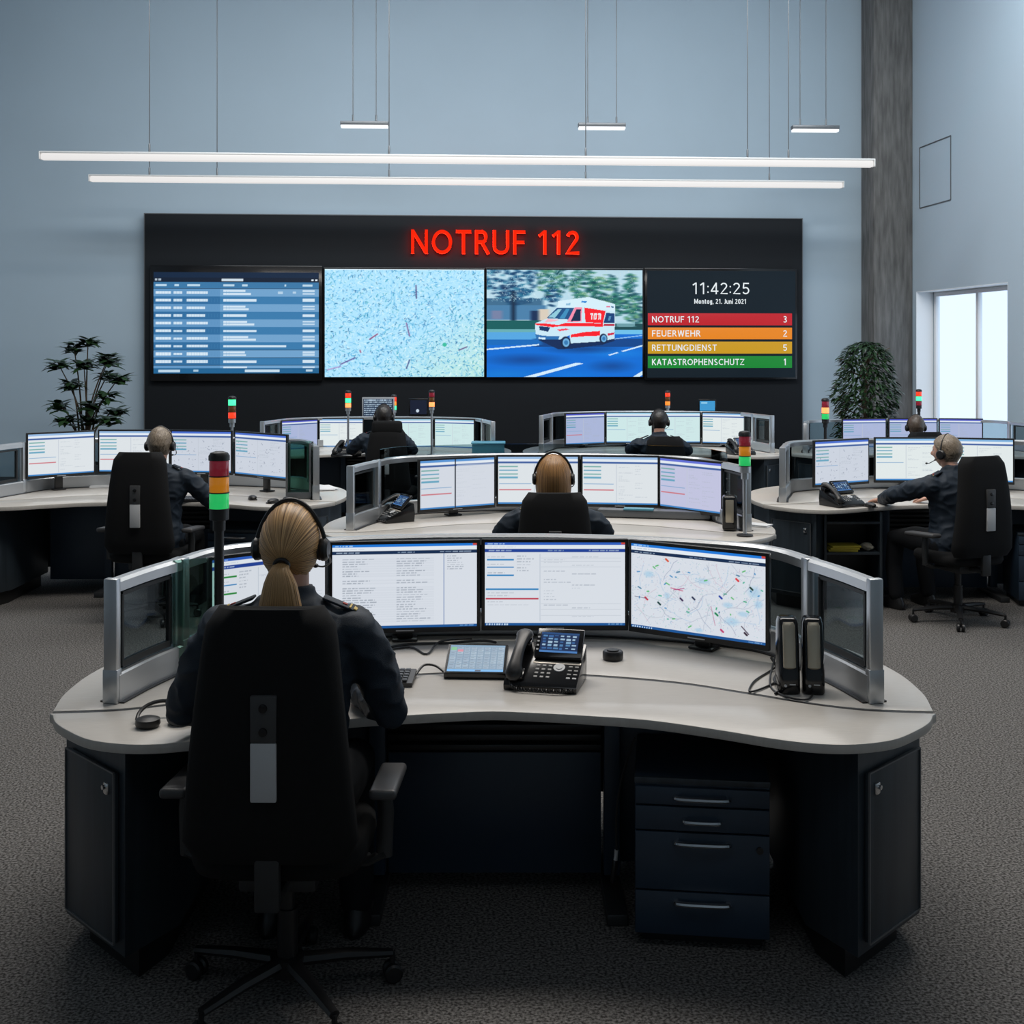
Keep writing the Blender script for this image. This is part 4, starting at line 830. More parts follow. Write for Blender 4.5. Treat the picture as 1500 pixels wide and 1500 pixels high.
def add_head(g, M):
    rg = [[head_pt(d) for d in r] for r in sphere_dirs(64, 48)]; g.rings(rg, M=M)
    for s in (-1, 1):
        g.ball((0, 0, 0), (.008, .019, .032), 10, M=M @ Matrix.Translation((s*.078, -.012, -.012)) @ Matrix.Rotation(s*R(-18), 4, 'Z') @ Matrix.Rotation(R(8), 4, 'X'))
def strand_attr(me, vals):
    at = me.attributes.new('strand', 'FLOAT', 'POINT'); at.data.foreach_set('value', np.asarray(vals, dtype=np.float32))
def make_hair(kind, m, parent, M):
    nu, nv = 96, 64; D = sphere_dirs(nu, nv); g = G(); tie = Vector((0, -.112, -.035))
    def inside(d):
        x, y, z = d
        if kind == 'short': lim = (-.62 if y < -.35 else -.62+(y+.35)*1.5 if y < 0 else -.09+y*.95)
        elif kind == 'pony': lim = (-.80 if y < -.45 else -.80+(y+.45)*1.55 if y < .1 else .05+(y-.1)*.8)
        else: lim = -2 if y < .25 else .05+(y-.25)*.75
        return z > lim
    idx = {}; vs = []; fs = []; st = []
    def vert(i, j):
        j %= nu
        if (i, j) in idx: return idx[(i, j)]
        d = D[i][j]; t_ = .011
        if kind == 'short': t_ = .006 if d.z < -.2 else .006+.008*min(1, (d.z+.2)/.6)
        if kind == 'pony': t_ = .012+.004*max(0, -d.y)*max(0, 1-abs(d.z))
        p = head_pt(d, 0, False)
        if kind == 'bob':
            t_ = .016
            p.x *= 1.1
            if d.z < .1:
                k = (.1-d.z)/1.1; p = Vector((d.x/max(.3, math.hypot(d.x, d.y))*.0768, d.y/max(.3, math.hypot(d.x, d.y))*.097, .1*.111-k*.150)); p.x *= 1.1+.30*k-.45*k*k; p.y *= (1.04 if d.y < 0 else 1)+.05*k-.25*k*k
                p = p+Vector((d.x, d.y, 0)).normalized()*.012; t_ = .004
        nrm = Vector(d).normalized()
        a = math.atan2(p.x-tie.x, p.z-tie.z) if kind == 'pony' else math.atan2(d.x, -d.y)*(1.0) if kind == 'bob' else d.x*.5+noise.noise(Vector(d)*2.5)*.25+noise.noise(Vector(d)*14)*.06
        ridge = (noise.noise(Vector((a*14, 0, .3)))*.0022+noise.noise(Vector((a*34, 1, .3)))*.0010) if kind != 'short' else noise.noise(p*120)*.0016
        p = p+nrm*(t_+ridge); idx[(i, j)] = len(vs); vs.append(M @ p); st.append(a); return idx[(i, j)]
    for i in range(len(D)-1):
        for j in range(nu):
            c = (D[i][j]+D[i+1][(j+1) % nu])/2
            if inside(c): fs.append((vert(i, j), vert(i, j+1), vert(i+1, j+1), vert(i+1, j)))
    top = len(vs); vs.append(M @ (head_pt(Vector((0, 0, 1)), .015, False))); st.append(0)
    for j in range(nu): fs.append((top, vert(0, j+1), vert(0, j)))
    me = bpy.data.meshes.new('hair'); me.from_pydata([tuple(v) for v in vs], [], fs); b = bmesh.new(); b.from_mesh(me); bmesh.ops.recalc_face_normals(b, faces=b.faces); b.to_mesh(me); b.free()
    strand_attr(me, st); me.materials.append(m); me = solid(me, .008); me.polygons.foreach_set('use_smooth', [True]*len(me.polygons)); me.update(); h = link('hair', me, parent)
    if kind == 'pony':
        pts = catmull([(0, -.098, -.035), (0, -.128, -.05), (.002, -.135, -.09), (.0, -.128, -.15), (-.004, -.118, -.21), (-.006, -.112, -.245)], 6); rg = []; st = []; n = 56; rs = [.018, .026, .045, .058, .066, .058]
        for i, p in enumerate(pts):
            u = i/(len(pts)-1)*5; k = min(4, int(u)); r = rs[k]+(rs[k+1]-rs[k])*(u-k); ring = []
            for j in range(n):
                a = 2*PI*j/n; rr = r*(1+noise.noise(Vector((a*4.5, .1*i/6, 2)))*.16+noise.noise(Vector((a*11, 0, 4)))*.07)
                q = Vector((rr*math.sin(a), -rr*.55*math.cos(a), 0)); ring.append(M @ (p+q)); st.append(math.sin(a)*1.7*(1 if math.cos(a) > 0 else 1.3))
            rg.append(ring)
        g = G().rings(rg); me = g.mesh('ponytail', m, 180); strand_attr(me, st); link('ponytail', me, h)
        tt = G().rings([[M @ (Vector((0, -.112, -.043))+Vector(((.020+.006*math.cos(b))*math.cos(a), (.006*math.sin(b))-.0*a, (.017+.006*math.cos(b))*math.sin(a)))) for b in [2*PI*k/8 for k in range(8)]] for a in [2*PI*k/20 for k in range(21)]], cap=False)
        tt.build('hair_tie', M_black, h)
    return h
def hand(g, w, fwd, up, s, scale=1.0):
    """palm and five bent fingers; w wrist, fwd direction of the fingers, up back of the hand, s=+1 right hand"""
    f = fwd.normalized(); u = (up-f*up.dot(f)).normalized(); r = f.cross(u)*1.0; k = scale
    rg = []
    for t_, hw, hh in ((-.012, .024, .019), (.01, .029, .017), (.04, .039, .0145), (.07, .042, .013), (.086, .039, .010)):
        c = w+f*t_*k-u*.004*k*(t_/.08); rg.append([c+(r*math.cos(a)*hw+u*math.sin(a)*hh)*k for a in [2*PI*j/14 for j in range(14)]])
    g.rings(rg)
    for q, (off, L, sp) in enumerate(((-.031, .066, -.10), (-.0105, .076, -.03), (.0105, .071, .04), (.031, .056, .12))):
        b = w+f*.078*k+r*off*s*k-u*.004*k; d = (f+r*sp*s).normalized(); pts = [b-d*.012*k]; p = b; rs = [.0088*k]
        for seg, ang in ((.45, 14), (.30, 34), (.25, 52)):
            dd = (d*math.cos(R(ang))-u*math.sin(R(ang))).normalized(); p = p+dd*L*seg*k; pts.append(p); rs.append((.0083, .0077, .0066)[len(rs)-1]*k)
        g.tube(pts, rs, 10, round_ends=True)
    b = w+f*.022*k-r*.026*s*k-u*.004*k; d = (f*.75-r*.62*s-u*.22).normalized(); d2 = (f*.95-r*.25*s-u*.3).normalized()
    g.tube([b, b+d*.034*k, b+d*.034*k+d2*.028*k, b+d*.034*k+d2*.05*k], [.0135*k, .0115*k, .0098*k, .008*k], 10, round_ends=True)
def person(name_label, x, y, rz, hair, hairm, arms, head=(0, .03, 1.318), hyaw=0, hpitch=0, sh=.19, zsh=1.10, group='operators', epaul=True, dz=0.0, seat=.50, hands=True, wide=1.0):
    """arms: {-1: (elbow, wrist, fingers direction), 1: ...} in local coordinates"""
    t = thing('person', name_label, 'person', (x, y, dz), rz, group)
    MH = Matrix.Translation(head) @ Matrix.Rotation(hyaw, 4, 'Z') @ Matrix.Rotation(hpitch, 4, 'X')
    b = G(); add_head(b, MH)
    nb = Vector((0, .0, zsh+.03)); b.tube([nb-Vector((0, .0, .06)), nb+Vector((0, .008, .03)), Vector(head)+Vector((0, -.018, -.07)), Vector(head)+Vector((0, -.01, -.01))], [.064, .056, .055, .055], 18)
    tor = [(seat+.01, .0, .165, .12), (seat+.1, -.01, .17, .125), (seat+.23, -.005, .148, .108), (seat+.37, .0, .162, .118), (zsh-.09, .0, .178*sh/.19, .118), (zsh-.01, -.002, .178*sh/.19, .098), (zsh+.035, -.004, .125, .078), (zsh+.065, -.002, .072, .062)]
    def torso(g, k, zmin=0, grow=0): g.rings([[((rx*k+grow)*wide*math.copysign(abs(math.cos(a))**.85, math.cos(a)), yc+(ry*k+grow)*math.copysign(abs(math.sin(a))**.85, math.sin(a)), z) for a in [2*PI*j/32 for j in range(32)]] for z, yc, rx, ry in tor if z >= zmin])
    torso(b, .88)
    legs = {s: [Vector((s*.09, .0, seat+.075)), Vector((s*.12, .25, seat+.08)), Vector((s*.13, .45, seat+.055)), Vector((s*.135, .47, seat-.15)), Vector((s*.14, .43, .1))] for s in (-1, 1)}
    for s in (-1, 1):
        b.tube(legs[s], [.075, .068, .05, .045, .036], 14, round_ends=True)
        S = Vector((s*(sh-.005), 0, zsh-.025)); E, Wr, fd = (Vector(v) for v in arms[s]); b.tube([S, S.lerp(E, .5), E, E.lerp(Wr, .4), Wr], [.048, .043, .036, .036, .026], 14, round_ends=True)
        hand(b, Wr+(Wr-E).normalized()*.012, fd, Vector((0, 0, 1)), s)
    me = baked(b, 'body', .0055, 3); me.materials.clear(); me.materials.append(M_skin); link('body', me, t)
    j = G(); torso(j, 1.0, 0, .012)
    for s in (-1, 1):
        S = Vector((s*(sh-.012), -.002, zsh-.03)); E, Wr, fd = (Vector(v) for v in arms[s]); cuff = Wr-(Wr-E).normalized()*.012
        side = Vector((s, 0, 0)); j.ball(S, (.072, .076, .072), 12)
        j.tube([S+Vector((0, 0, -.005)), S.lerp(E, .35)+side*.012, S.lerp(E, .7)+side*.008, E, E.lerp(cuff, .35), E.lerp(cuff, .75), cuff], [.072, .068, .062, .056, .055, .046, .042], 18, round_ends=True)
    col = [[((.073+d_)*math.cos(a), .004+(.066+d_)*math.sin(a)-(.012 if z > zsh+.08 else 0)*0, z+.012*math.sin(a)*-1) for a in [2*PI*q/28 for q in range(28)]] for z, d_ in ((zsh+.03, .012), (zsh+.07, .0), (zsh+.098, -.006))]
    j.rings(col)
    me = baked(j, 'jacket', .0085, 5)
    n = len(me.vertices); co = np.empty(n*3); me.vertices.foreach_get('co', co); no = np.empty(n*3); me.vertices.foreach_get('normal', no); co = co.reshape(-1, 3); no = no.reshape(-1, 3)
    amp = np.array([noise.noise(Vector((v[0]*13, v[1]*13, v[2]*9+x)))*.008+(1-abs(noise.noise(Vector((v[0]*9+v[2]*12, v[1]*16, v[2]*16-v[0]*7+x)))))**3*.010-.005 for v in co]); co += no*amp[:, None]; me.vertices.foreach_set('co', co.ravel())
    me.materials.clear(); me.materials.append(M_uni); me.update(); jk = link('jacket', me, t)
    q = G(); q.rings([[((rx+.016)*wide*math.cos(a), yc+(ry+.016)*math.sin(a), z) for a in [2*PI*k/28 for k in range(28)]] for z, yc, rx, ry in tor[:2]]+[[(.10*math.cos(a), .08*math.sin(a), seat+.14) for a in [2*PI*k/28 for k in range(28)]]])
    for s in (-1, 1): q.tube(legs[s][:5], [.098, .088, .070, .060, .056], 16, round_ends=True)
    me = baked(q, 'trousers', .012, 4); me.materials.clear(); me.materials.append(M_trou); link('trousers', me, t)
    for s in (-1, 1):
        c = Vector((s*.14, .43, 0)); G().rings([[(c.x+w*math.cos(a), c.y+.055+l*math.sin(a), z) for a in [2*PI*k/20 for k in range(20)]] for z, w, l in ((.004, .044, .13), (.02, .048, .138), (.05, .046, .13))]+[[(c.x+.042*math.cos(a), c.y+.015+.065*math.sin(a), .085) for a in [2*PI*k/20 for k in range(20)]], [(c.x+.036*math.cos(a), c.y+.045*math.sin(a), .11) for a in [2*PI*k/20 for k in range(20)]]]).build('shoe', M_black, t)
        if epaul:
            M = Matrix.Translation((s*(sh-.045), -.004, zsh+.044)) @ Matrix.Rotation(s*R(22), 4, 'Y')
            ep = G().box((0, 0, 0), (.115, .05, .008), .003, rot=None).build('epaulette', M_uni, jk); ep.matrix_local = M
            G().box((s*.042, 0, .005), (.010, .046, .004)).box((s*.026, 0, .005), (.005, .046, .004)).build('gold_bars', M_gold, ep); G().box((s*.008, 0, .005), (.014, .012, .004)).build('red_badge', M_redb, ep)
    make_hair(hair, hairm, t, MH)
    for s in (-1, 1):
        ME = MH @ Matrix.Translation((s*.030, .0765, .008)); ey = G().ball((0, 0, 0), .0115, 8, M=ME).build('eye', MATS['eye_white'], t)
        G().ball((0, .0072, 0), (.0052, .0048, .0052), 8, M=ME).build('iris', MATS['iris'], ey)
        G().ball((0, 0, 0), (.0135, .0125, .0075), 8, M=ME @ Matrix.Translation((0, .0005, .0068)) @ Matrix.Rotation(R(-15), 4, 'X')).build('eyelid', M_skin, t)
        G().tube([Vector(MH @ Vector((s*q, yy, zz))) for q, yy, zz in ((.016, .0925, .026), (.030, .0895, .0295), (.044, .078, .026))], [.0022, .0028, .0014], 6).build('eyebrow', hairm, t)
    lip = lambda z, r: G().tube([MH @ Vector((q, .0895-.0055*(q/.02)**2, z-.0015*abs(q)/.02*(1 if r > .003 else -1))) for q in (-.021, -.011, 0, .011, .021)], [.001, r, r, r, .001], 8)
    lip(-.0585, .0030).build('upper_lip', MATS['lip'], t); lip(-.0645, .0036).build('lower_lip', MATS['lip'], t)
    return t, MH
mat('iris', (.03, .022, .018), .15); mat('lip', (.36, .13, .11), .4); mat('eye_white', (.6, .6, .58), .2)
def headset(t, MH, label, boom=1, hairk=.012):
    W_ = Matrix.Translation(t.location) @ Matrix.Rotation(t.rotation_euler.z, 4, 'Z') @ MH; e, rot, _ = W_.decompose()
    h = thing('headset', label, 'headset', e, 0, 'worn headsets'); h.rotation_euler = rot.to_euler()
    rx, rz = .080+hairk, .116+hairk; pts = [Vector(((rx+.012*(1-math.sin(a)))*math.cos(a), -.004, -.012+(rz+.014)*math.sin(a))) for a in [PI*k/28 for k in range(29)]]
    G().tube(pts, .0065, 8, flat=.7).build('headband', M_black, h)
    for s in (-1, 1):
        c = G().lathe([(.001, 0), (.030, 0), (.034, .006), (.034, .016), (.026, .024), (.001, .026)], 20, M=Matrix.Translation((s*(rx-.004), -.004, -.014)) @ Matrix.Rotation(s*PI/2, 4, 'Y')).build('ear_cup', M_black, h)
        G().lathe([(.018, -.008), (.030, -.006), (.032, .0), (.018, .0)], 20, M=Matrix.Translation((s*(rx-.004), -.004, -.014)) @ Matrix.Rotation(s*PI/2, 4, 'Y')).build('cushion', M_rub, c)
    s = boom; G().tube(catmull([(s*(rx+.02), -.004, -.03), (s*(rx+.014), .045, -.06), (s*.075, .095, -.082), (s*.045, .128, -.086)], 6), .0028, 6).ball((s*.042, .13, -.086), (.009, .009, .007), 8).build('microphone_boom', M_black, h); return h
kb = lambda e=.30, w=.13, zz=.80, yy=.34: {s: ((s*e, .03, zz+.02), (s*w, yy, zz), (-s*.35, 1, -.12)) for s in (-1, 1)}
# front woman
place_chair(-.655, 3.585, R(-1), 'large black office chair nearest the camera, with a grey plate on its back')
t, MH = person('woman with a blonde ponytail in a navy uniform, seen from behind at the nearest desk', -.645, 3.56, R(0), 'pony', H_blond, {-1: ((-.325, .06, .825), (-.15, .42, .785), (.4, 1, -.1)), 1: ((.285, .06, .825), (.15, .42, .785), (-.4, 1, -.1))}, hyaw=R(-4), sh=.198, zsh=1.105)
headset(t, MH, 'black headset on the ponytailed woman')
# woman in the middle
place_chair(.235, 7.0, 0, 'black office chair of the bob-haired woman at the middle desk', dz=-.10)
t, MH = person('woman with chin-length honey blonde hair at the middle desk', .238, 7.02, 0, 'bob', H_honey, kb(), head=(0, .03, 1.145), zsh=.935, seat=.39, dz=0)
headset(t, MH, 'black headset on the bob-haired woman', hairk=.021)
# grey-haired man at the left
place_chair(-2.50, 8.52, R(-3), 'black high-backed office chair of the grey-haired man, grey plate on its back', dz=-.01)
t, MH = person('grey-haired man in a navy uniform working at the left desk', -2.475, 8.56, R(-3), 'short', H_grey, {-1: ((-.30, .05, .82), (-.14, .42, .80), (.4, 1, -.1)), 1: ((.36, .10, .80), (.24, .44, .785), (-.3, 1, -.1))}, head=(.015, .03, 1.205), zsh=1.0, seat=.45, sh=.215, wide=1.06)
headset(t, MH, 'black headset on the grey-haired man', hairk=.006)
# man with the headrest chair
place_chair(-1.22, 12.5, R(-6), 'black office chair with a headrest, far left desk', headrest=True, dz=-.12)
t, MH = person('dark-haired man leaning left in front of the white-framed tablet', -1.32, 12.58, R(0), 'short', H_dark, {-1: ((-.34, .10, .82), (-.22, .46, .80), (.2, 1, -.1)), 1: ((.30, .04, .82), (.14, .42, .79), (-.4, 1, -.1))}, head=(.005, .03, 1.165), zsh=.955, seat=.42, sh=.205, wide=1.03)
headset(t, MH, 'black headset on the man leaning left', hairk=.008)
place_chair(1.53, 12.5, 0, 'low-backed view of a black office chair at the far right desk', dz=-.20)
t, MH = person('dark-haired man in a navy uniform at the far right desk', 1.505, 12.55, 0, 'short', H_dark, kb(.3, .14, .8, .4), head=(0, .03, 1.115), zsh=.91, seat=.40, sh=.21, wide=1.03)
headset(t, MH, 'black headset on the man at the far right desk', hairk=.008)
place_chair(4.15, 12.55, 0, 'office chair mostly hidden behind the right desk monitors', dz=-.16)
t, MH = person('man with cropped hair seen over the right desk monitors', 4.14, 12.57, 0, 'short', H_brown, kb(.3, .14, .8, .4), head=(0, .03, 1.06), zsh=.86, seat=.40, sh=.205)
headset(t, MH, 'black headset on the man with cropped hair', hairk=.006)
# reaching man at the right edge
place_chair(3.06, 8.43, R(20), 'black office chair of the reaching man at the right edge', dz=-.03)
t, MH = person('man at the right edge reaching his left arm to a mouse', 3.05, 8.50, R(20), 'short', H_grey, {-1: ((-.30, .24, .85), (-.165, .55, .775), (-.1, 1, -.14)), 1: ((.30, .06, .84), (.17, .42, .785), (-.35, 1, -.1))}, head=(-.01, .05, 1.155), hyaw=R(22), zsh=.965, seat=.45, sh=.205)
headset(t, MH, 'black headset with a thin microphone on the reaching man', boom=-1, hairk=.006)

# ================================================================ things on the desks
Z = DZ+.001
def cable(name, pts, label, r=.004, m=None, cat='cable', grp=None, n=6):
    o = G().tube(catmull(pts, n), r, 7, round_ends=True).build(name, m or M_black); return tag(o, label, cat, grp)
def build_phone():
    t = thing('desk_phone', '', 'telephone')
    # wedge base: side profile extruded over x
    prof = [(-.10, 0), (.10, 0), (.105, .05), (.098, .118), (-.095, .03), (-.104, .018)]
    M = Matrix(((0, 0, 1, 0), (1, 0, 0, 0), (0, 1, 0, 0), (0, 0, 0, 1)))
    G().prism(prof, -.125, .125, .004, M=M).build('base', M_gloss, t)
    sl = math.atan2(.088, .193); RX = Matrix.Rotation(sl, 4, 'X')
    def on(x, u, h=0): c = Vector((0, -.095, .028))+Vector((0, math.cos(sl), math.sin(sl)))*u+Vector((0, -math.sin(sl), math.cos(sl)))*h; c.x = x; return c
    # upright display
    tl = R(45); RD = Matrix.Rotation(tl, 4, 'X'); c = on(.04, .116, .010)+Vector((0, .058*math.cos(tl), .058*math.sin(tl)))
    hd = G().box((0, 0, 0), (.165, .116, .016), .005).build('display_housing', M_gloss, t); hd.matrix_local = Matrix.Translation(c) @ RD
    p = Pic(70, 48, (14, 40, 80)); p.fill(0, 0, 1, .1, (30, 70, 120))
    for k in range(5):
        for q in range(6): p.fill(.05+q*.155, .14+k*.15, .05+q*.155+random.uniform(.07, .13), .14+k*.15+random.uniform(.05, .11), random.choice([(150, 195, 225), (90, 145, 195), (60, 110, 170), (190, 220, 240)]), .8)
    p.fill(.0, .9, 1, 1, (70, 120, 180)); me = p.mesh('display')
    d_ = link('display', me, hd, (0, -.038, .0086), 0, None, (.132, 1, .078)); d_.rotation_euler = (-PI/2, 0, 0)
    q = G()
    for k in range(5): q.box((-.074, .036-k*.016, .0086), (.008, .006, .001))
    q.build('side_key', M_plate, hd)
    st = G().box((0, 0, 0), (.165, .012, .003), .001).build('silver_strip', mat('phone_strip', (.55, .5, .43), .35, metal=.4), t, label='beige strip below the display'); st.matrix_local = Matrix.Translation(on(.04, .105, .002)) @ RX
    bm_ = mat('phone_button', (.20, .20, .195), .4)
    for k in range(4):
        for i in range(3):
            b = G().box((0, 0, 0), (.013, .009, .004), .0015).build('key', bm_, t); b.matrix_local = Matrix.Translation(on(-.022+i*.021, .088-k*.0195, .002)) @ RX
    b = G().lathe([(.001, 0), (.02, 0), (.02, .004), (.011, .004), (.011, .006), (.001, .0065)], 20).build('navigation_key', M_plate, t); b.matrix_local = Matrix.Translation(on(.052, .080, .001)) @ RX
    for k in range(4):
        for i in range(2):
            b = G().box((0, 0, 0), (.014, .007, .004), .0015).build('function_key', M_plate if k == 3 else bm_, t); b.matrix_local = Matrix.Translation(on(.09+i*.021, .088-k*.0195, .002)) @ RX
    # handset in its cradle
    hs = [on(-.092, .02, .018), on(-.092, .045, .032), on(-.09, .11, .046), on(-.088, .175, .046), on(-.088, .205, .038)]
    hs = catmull(hs, 5); n = len(hs); rs = [.030-.010*math.sin(PI*min(1, max(0, (i-2)/(n-5)))) for i in range(n)]
    h = G().tube(hs, rs, 14, flat=.62, round_ends=True); h.build('handset', M_black, t)
    G().box(on(-.09, .03, .008), (.06, .05, .014), .005, rot=RX).build('cradle', M_gloss, t); G().box(on(-.09, .185, .008), (.06, .045, .045), .006, rot=RX).build('cradle', M_gloss, t)
    cp = catmull([(-.11, -.085, .03), (-.08, -.118, .012), (0, -.122, .011), (.07, -.12, .011), (.115, -.10, .012)], 40); sp = []
    for i, p_ in enumerate(cp): a = i*1.35; sp.append(p_+Vector((0, math.cos(a)*.005, math.sin(a)*.005)))
    G().tube(sp, .0022, 5).build('coiled_cord', M_black, t)
    return t
ph = build_phone()
def put(o, x, y, rz, label, z=Z, grp=None):
    o.location = (x, y, z); o.rotation_euler = (0, 0, rz); o['label'] = label
    if grp: o['group'] = grp
    return o
put(ph, .115, 4.20, R(-13), 'black desk phone with a lit blue display on the nearest desk', grp='desk phones')
P2 = at_z(574, 764, DZ); put(dup(ph), P2.x, P2.y+.05, R(-60), 'black desk phone at the left end of the middle desk', grp='desk phones')
P3 = at_z(1236, 742, DZ); put(dup(ph), P3.x, P3.y+.05, R(28), 'black desk phone on the right desk beside the reaching hand', grp='desk phones')
# touch panel
t = thing('touch_panel', 'black wedge touch panel with a pale grid screen left of the phone', 'touch panel', (-.125, 4.345, Z), R(-3))
prof = [(-.085, 0), (.085, 0), (.088, .075), (.08, .08), (-.088, .022), (-.09, .01)]
M = Matrix(((0, 0, 1, 0), (1, 0, 0, 0), (0, 1, 0, 0), (0, 0, 0, 1)))
G().prism(prof, -.108, .108, .003, M=M).build('housing', M_gloss, t)
p = Pic(90, 70, (112, 140, 164)); p.fill(0, 0, 1, .06, (110, 150, 180))
for i in range(8):
    for j_ in range(9): p.fill(.02+i*.122, .08+j_*.092, .125+i*.122, .155+j_*.092, random.choice([(140, 162, 182), (132, 156, 178), (148, 170, 188)])).fill(.03+i*.122, .1+j_*.092, .03+i*.122+random.uniform(.04, .08), .115+j_*.092, (90, 110, 130))
p.fill(.02, .08, .125, .2, (110, 180, 130)).fill(.14, .17, .25, .25, (200, 120, 140)).fill(0, .92, 1, 1, (100, 170, 225)).fill(.5, .93, .6, .99, (60, 70, 90)); 
sl = math.atan2(.058, .168); s = link('screen', p.mesh('screen'), t, (0, -.0795-.001, .0249), 0, None, (.196, 1, .163)); s.rotation_euler = (-PI/2+sl, 0, 0)
# keyboard under the ponytailed woman's hands, puck, speakers, headset
def keyboard(x, y, rz, label, w=.40):
    t = thing('keyboard', label, 'keyboard', (x, y, Z), rz, 'keyboards'); G().prism([(-.07, 0), (.07, 0), (.07, .026), (-.07, .014)], -w/2, w/2, .003, M=M).build('case', M_black, t); g = G()
    for r_ in range(5):
        for c in range(int(w/.0205)-1): g.box((-w/2+.022+c*.0205, -.052+r_*.025, .020+r_*.0021), (.017, .020, .007), .002, seg=1)
    g.build('keys', MATS['keycap'], t); return t
mat('keycap', (.035, .04, .048), .35)
keyboard(-.575, 4.235, R(-2), 'black keyboard in front of the ponytailed woman', .48)
t = thing('conference_puck', 'small round black puck right of the desk phone', 'desk puck', (.372, 4.53, Z)); G().lathe([(.001, 0), (.036, 0), (.038, .006), (.038, .026), (.034, .032), (.001, .032)], 28).build('body', M_black, t); G().lathe([(.001, .032), (.022, .032), (.022, .036), (.001, .037)], 24).build('top_button', M_dark, t)
def speaker(x, y, rz, label):
    t = thing('desktop_speaker', label, 'speaker', (x, y, Z), rz, 'desktop speakers'); rg = []
    for z, w, d, yc in ((0, .036, .055, 0), (.005, .038, .058, 0), (.075, .037, .055, 0), (.085, .036, .05, .002), (.16, .036, .046, .008), (.225, .034, .04, .016), (.24, .030, .034, .02), (.243, .024, .028, .02)):
        rg.append([(w*math.copysign(abs(math.cos(a))**.45, math.cos(a)), yc+d*math.copysign(abs(math.sin(a))**.55, math.sin(a)), z) for a in [2*PI*k/28 for k in range(28)]])
    G().rings(rg).build('housing', M_gloss, t)
    G().rings([[(.021*math.sin(a)*k, yc-.008*math.cos(a)*k, z) for a in [-PI*.5+PI*q/12 for q in range(13)]]+[(.0, yc+.012, z)] for z, yc, k in ((.083, -.044, .75), (.088, -.047, 1), (.16, -.037, 1), (.222, -.024, 1), (.232, -.018, .8))]).build('grille', M_bronze, t)
    G().lathe([(.001, 0), (.005, 0), (.0045, .004), (.001, .005)], 12, M=Matrix.Translation((-.015, -.058, .03)) @ Matrix.Rotation(PI/2, 4, 'X')).box((.008, -.0585, .034), (.02, .001, .004)).build('controls', M_plate, t); return t
speaker(.925, 4.125, R(-4), 'black desktop speaker with bronze grille, left one of the pair'); speaker(1.008, 4.12, R(-8), 'black desktop speaker with bronze grille, right one of the pair')
h = thing('headset', 'spare black headset lying on the desk left of the ponytailed woman', 'headset', (-1.07, 3.76, Z), R(15))
G().tube(catmull([Vector((.075*math.cos(a), .02+.06*math.sin(a), .012+.035*math.sin(a))) for a in [PI*k/10 for k in range(11)]], 3), .006, 8).build('headband', M_black, h)
for s_, q in ((-1, (.0, -.02)), (1, (.01, -.01))): G().lathe([(.001, .002), (.034, .002), (.038, .01), (.036, .024), (.02, .03), (.001, .03)], 22, M=Matrix.Translation((s_*.042+q[0], q[1], 0))).build('ear_cup', M_black, h)
cable('cable', [at_z(505, 958, DZ)+Vector((0, 0, .006)), at_z(545, 955, DZ)+Vector((0, 0, .006)), at_z(600, 946, DZ)+Vector((0, 0, .006)), at_z(660, 944, DZ)+Vector((0, 0, .006)), at_z(705, 943, DZ)+Vector((0, 0, .012)), at_z(726, 944, DZ)+Vector((0, 0, .008))], 'black cable running behind the touch panel', .005)
cable('cable', [at_z(545, 958, DZ)+Vector((0, 0, .005)), at_z(600, 950, DZ)+Vector((0, 0, .005)), at_z(625, 960, DZ)+Vector((0, 0, .005)), at_z(645, 945, DZ)+Vector((0, 0, .014)), at_z(690, 938, DZ)+Vector((0, 0, .006))], 'black cable crossing the one behind the touch panel', .004)
cable('cable', [(-.335, 4.27, Z+.012), (-.31, 4.33, Z+.03), (-.27, 4.33, Z+.028), (-.235, 4.30, Z+.012), (-.222, 4.28, Z+.006)], 'black cable looping from the keyboard to the touch panel', .0045)
A_ = lambda x, y, h=.005: at_z(x, y, DZ)+Vector((0, 0, h))
cable('cable', [A_(1148, 978, .02), A_(1128, 985), A_(1105, 1000), A_(1098, 1015), A_(1118, 1010), A_(1140, 998), A_(1150, 985, .015)], 'black speaker cable coiled beside the two speakers', .0035)
cable('cable', [A_(1135, 975, .03), A_(1128, 1005), A_(1150, 1022), A_(1182, 1027), A_(1192, 1018, .01)], 'black speaker cable looping in front of the two speakers', .0035)
cable('cable', [A_(1130, 972, .02), A_(1140, 990, .018), A_(1134, 1002, .015), A_(1144, 1012), A_(1136, 1018)], 'twisted black cable at the foot of the left speaker', .005)
# hanging cord with a plug under the desk
t = thing('power_cord', 'thin cord with a light plug hanging under the nearest desk', 'cord', (0, 0, 0))
g = at_d(912, 1135, 4.02); e = at_d(903, 1245, 4.02); G().tube(catmull([Vector((.40, 4.0, .62)), g, Vector((g.x-.02, 4.02, (g.z+e.z)/2)), e], 6), .004, 7).build('cord', M_dark, t); G().tube([e, e-Vector((.004, 0, .04))], .0065, 8).build('plug', M_plate, t); G().tube([e-Vector((.004, 0, .04)), e-Vector((.012, 0, .10))], .010, 8, round_ends=True).build('plug_cover', M_black, t)
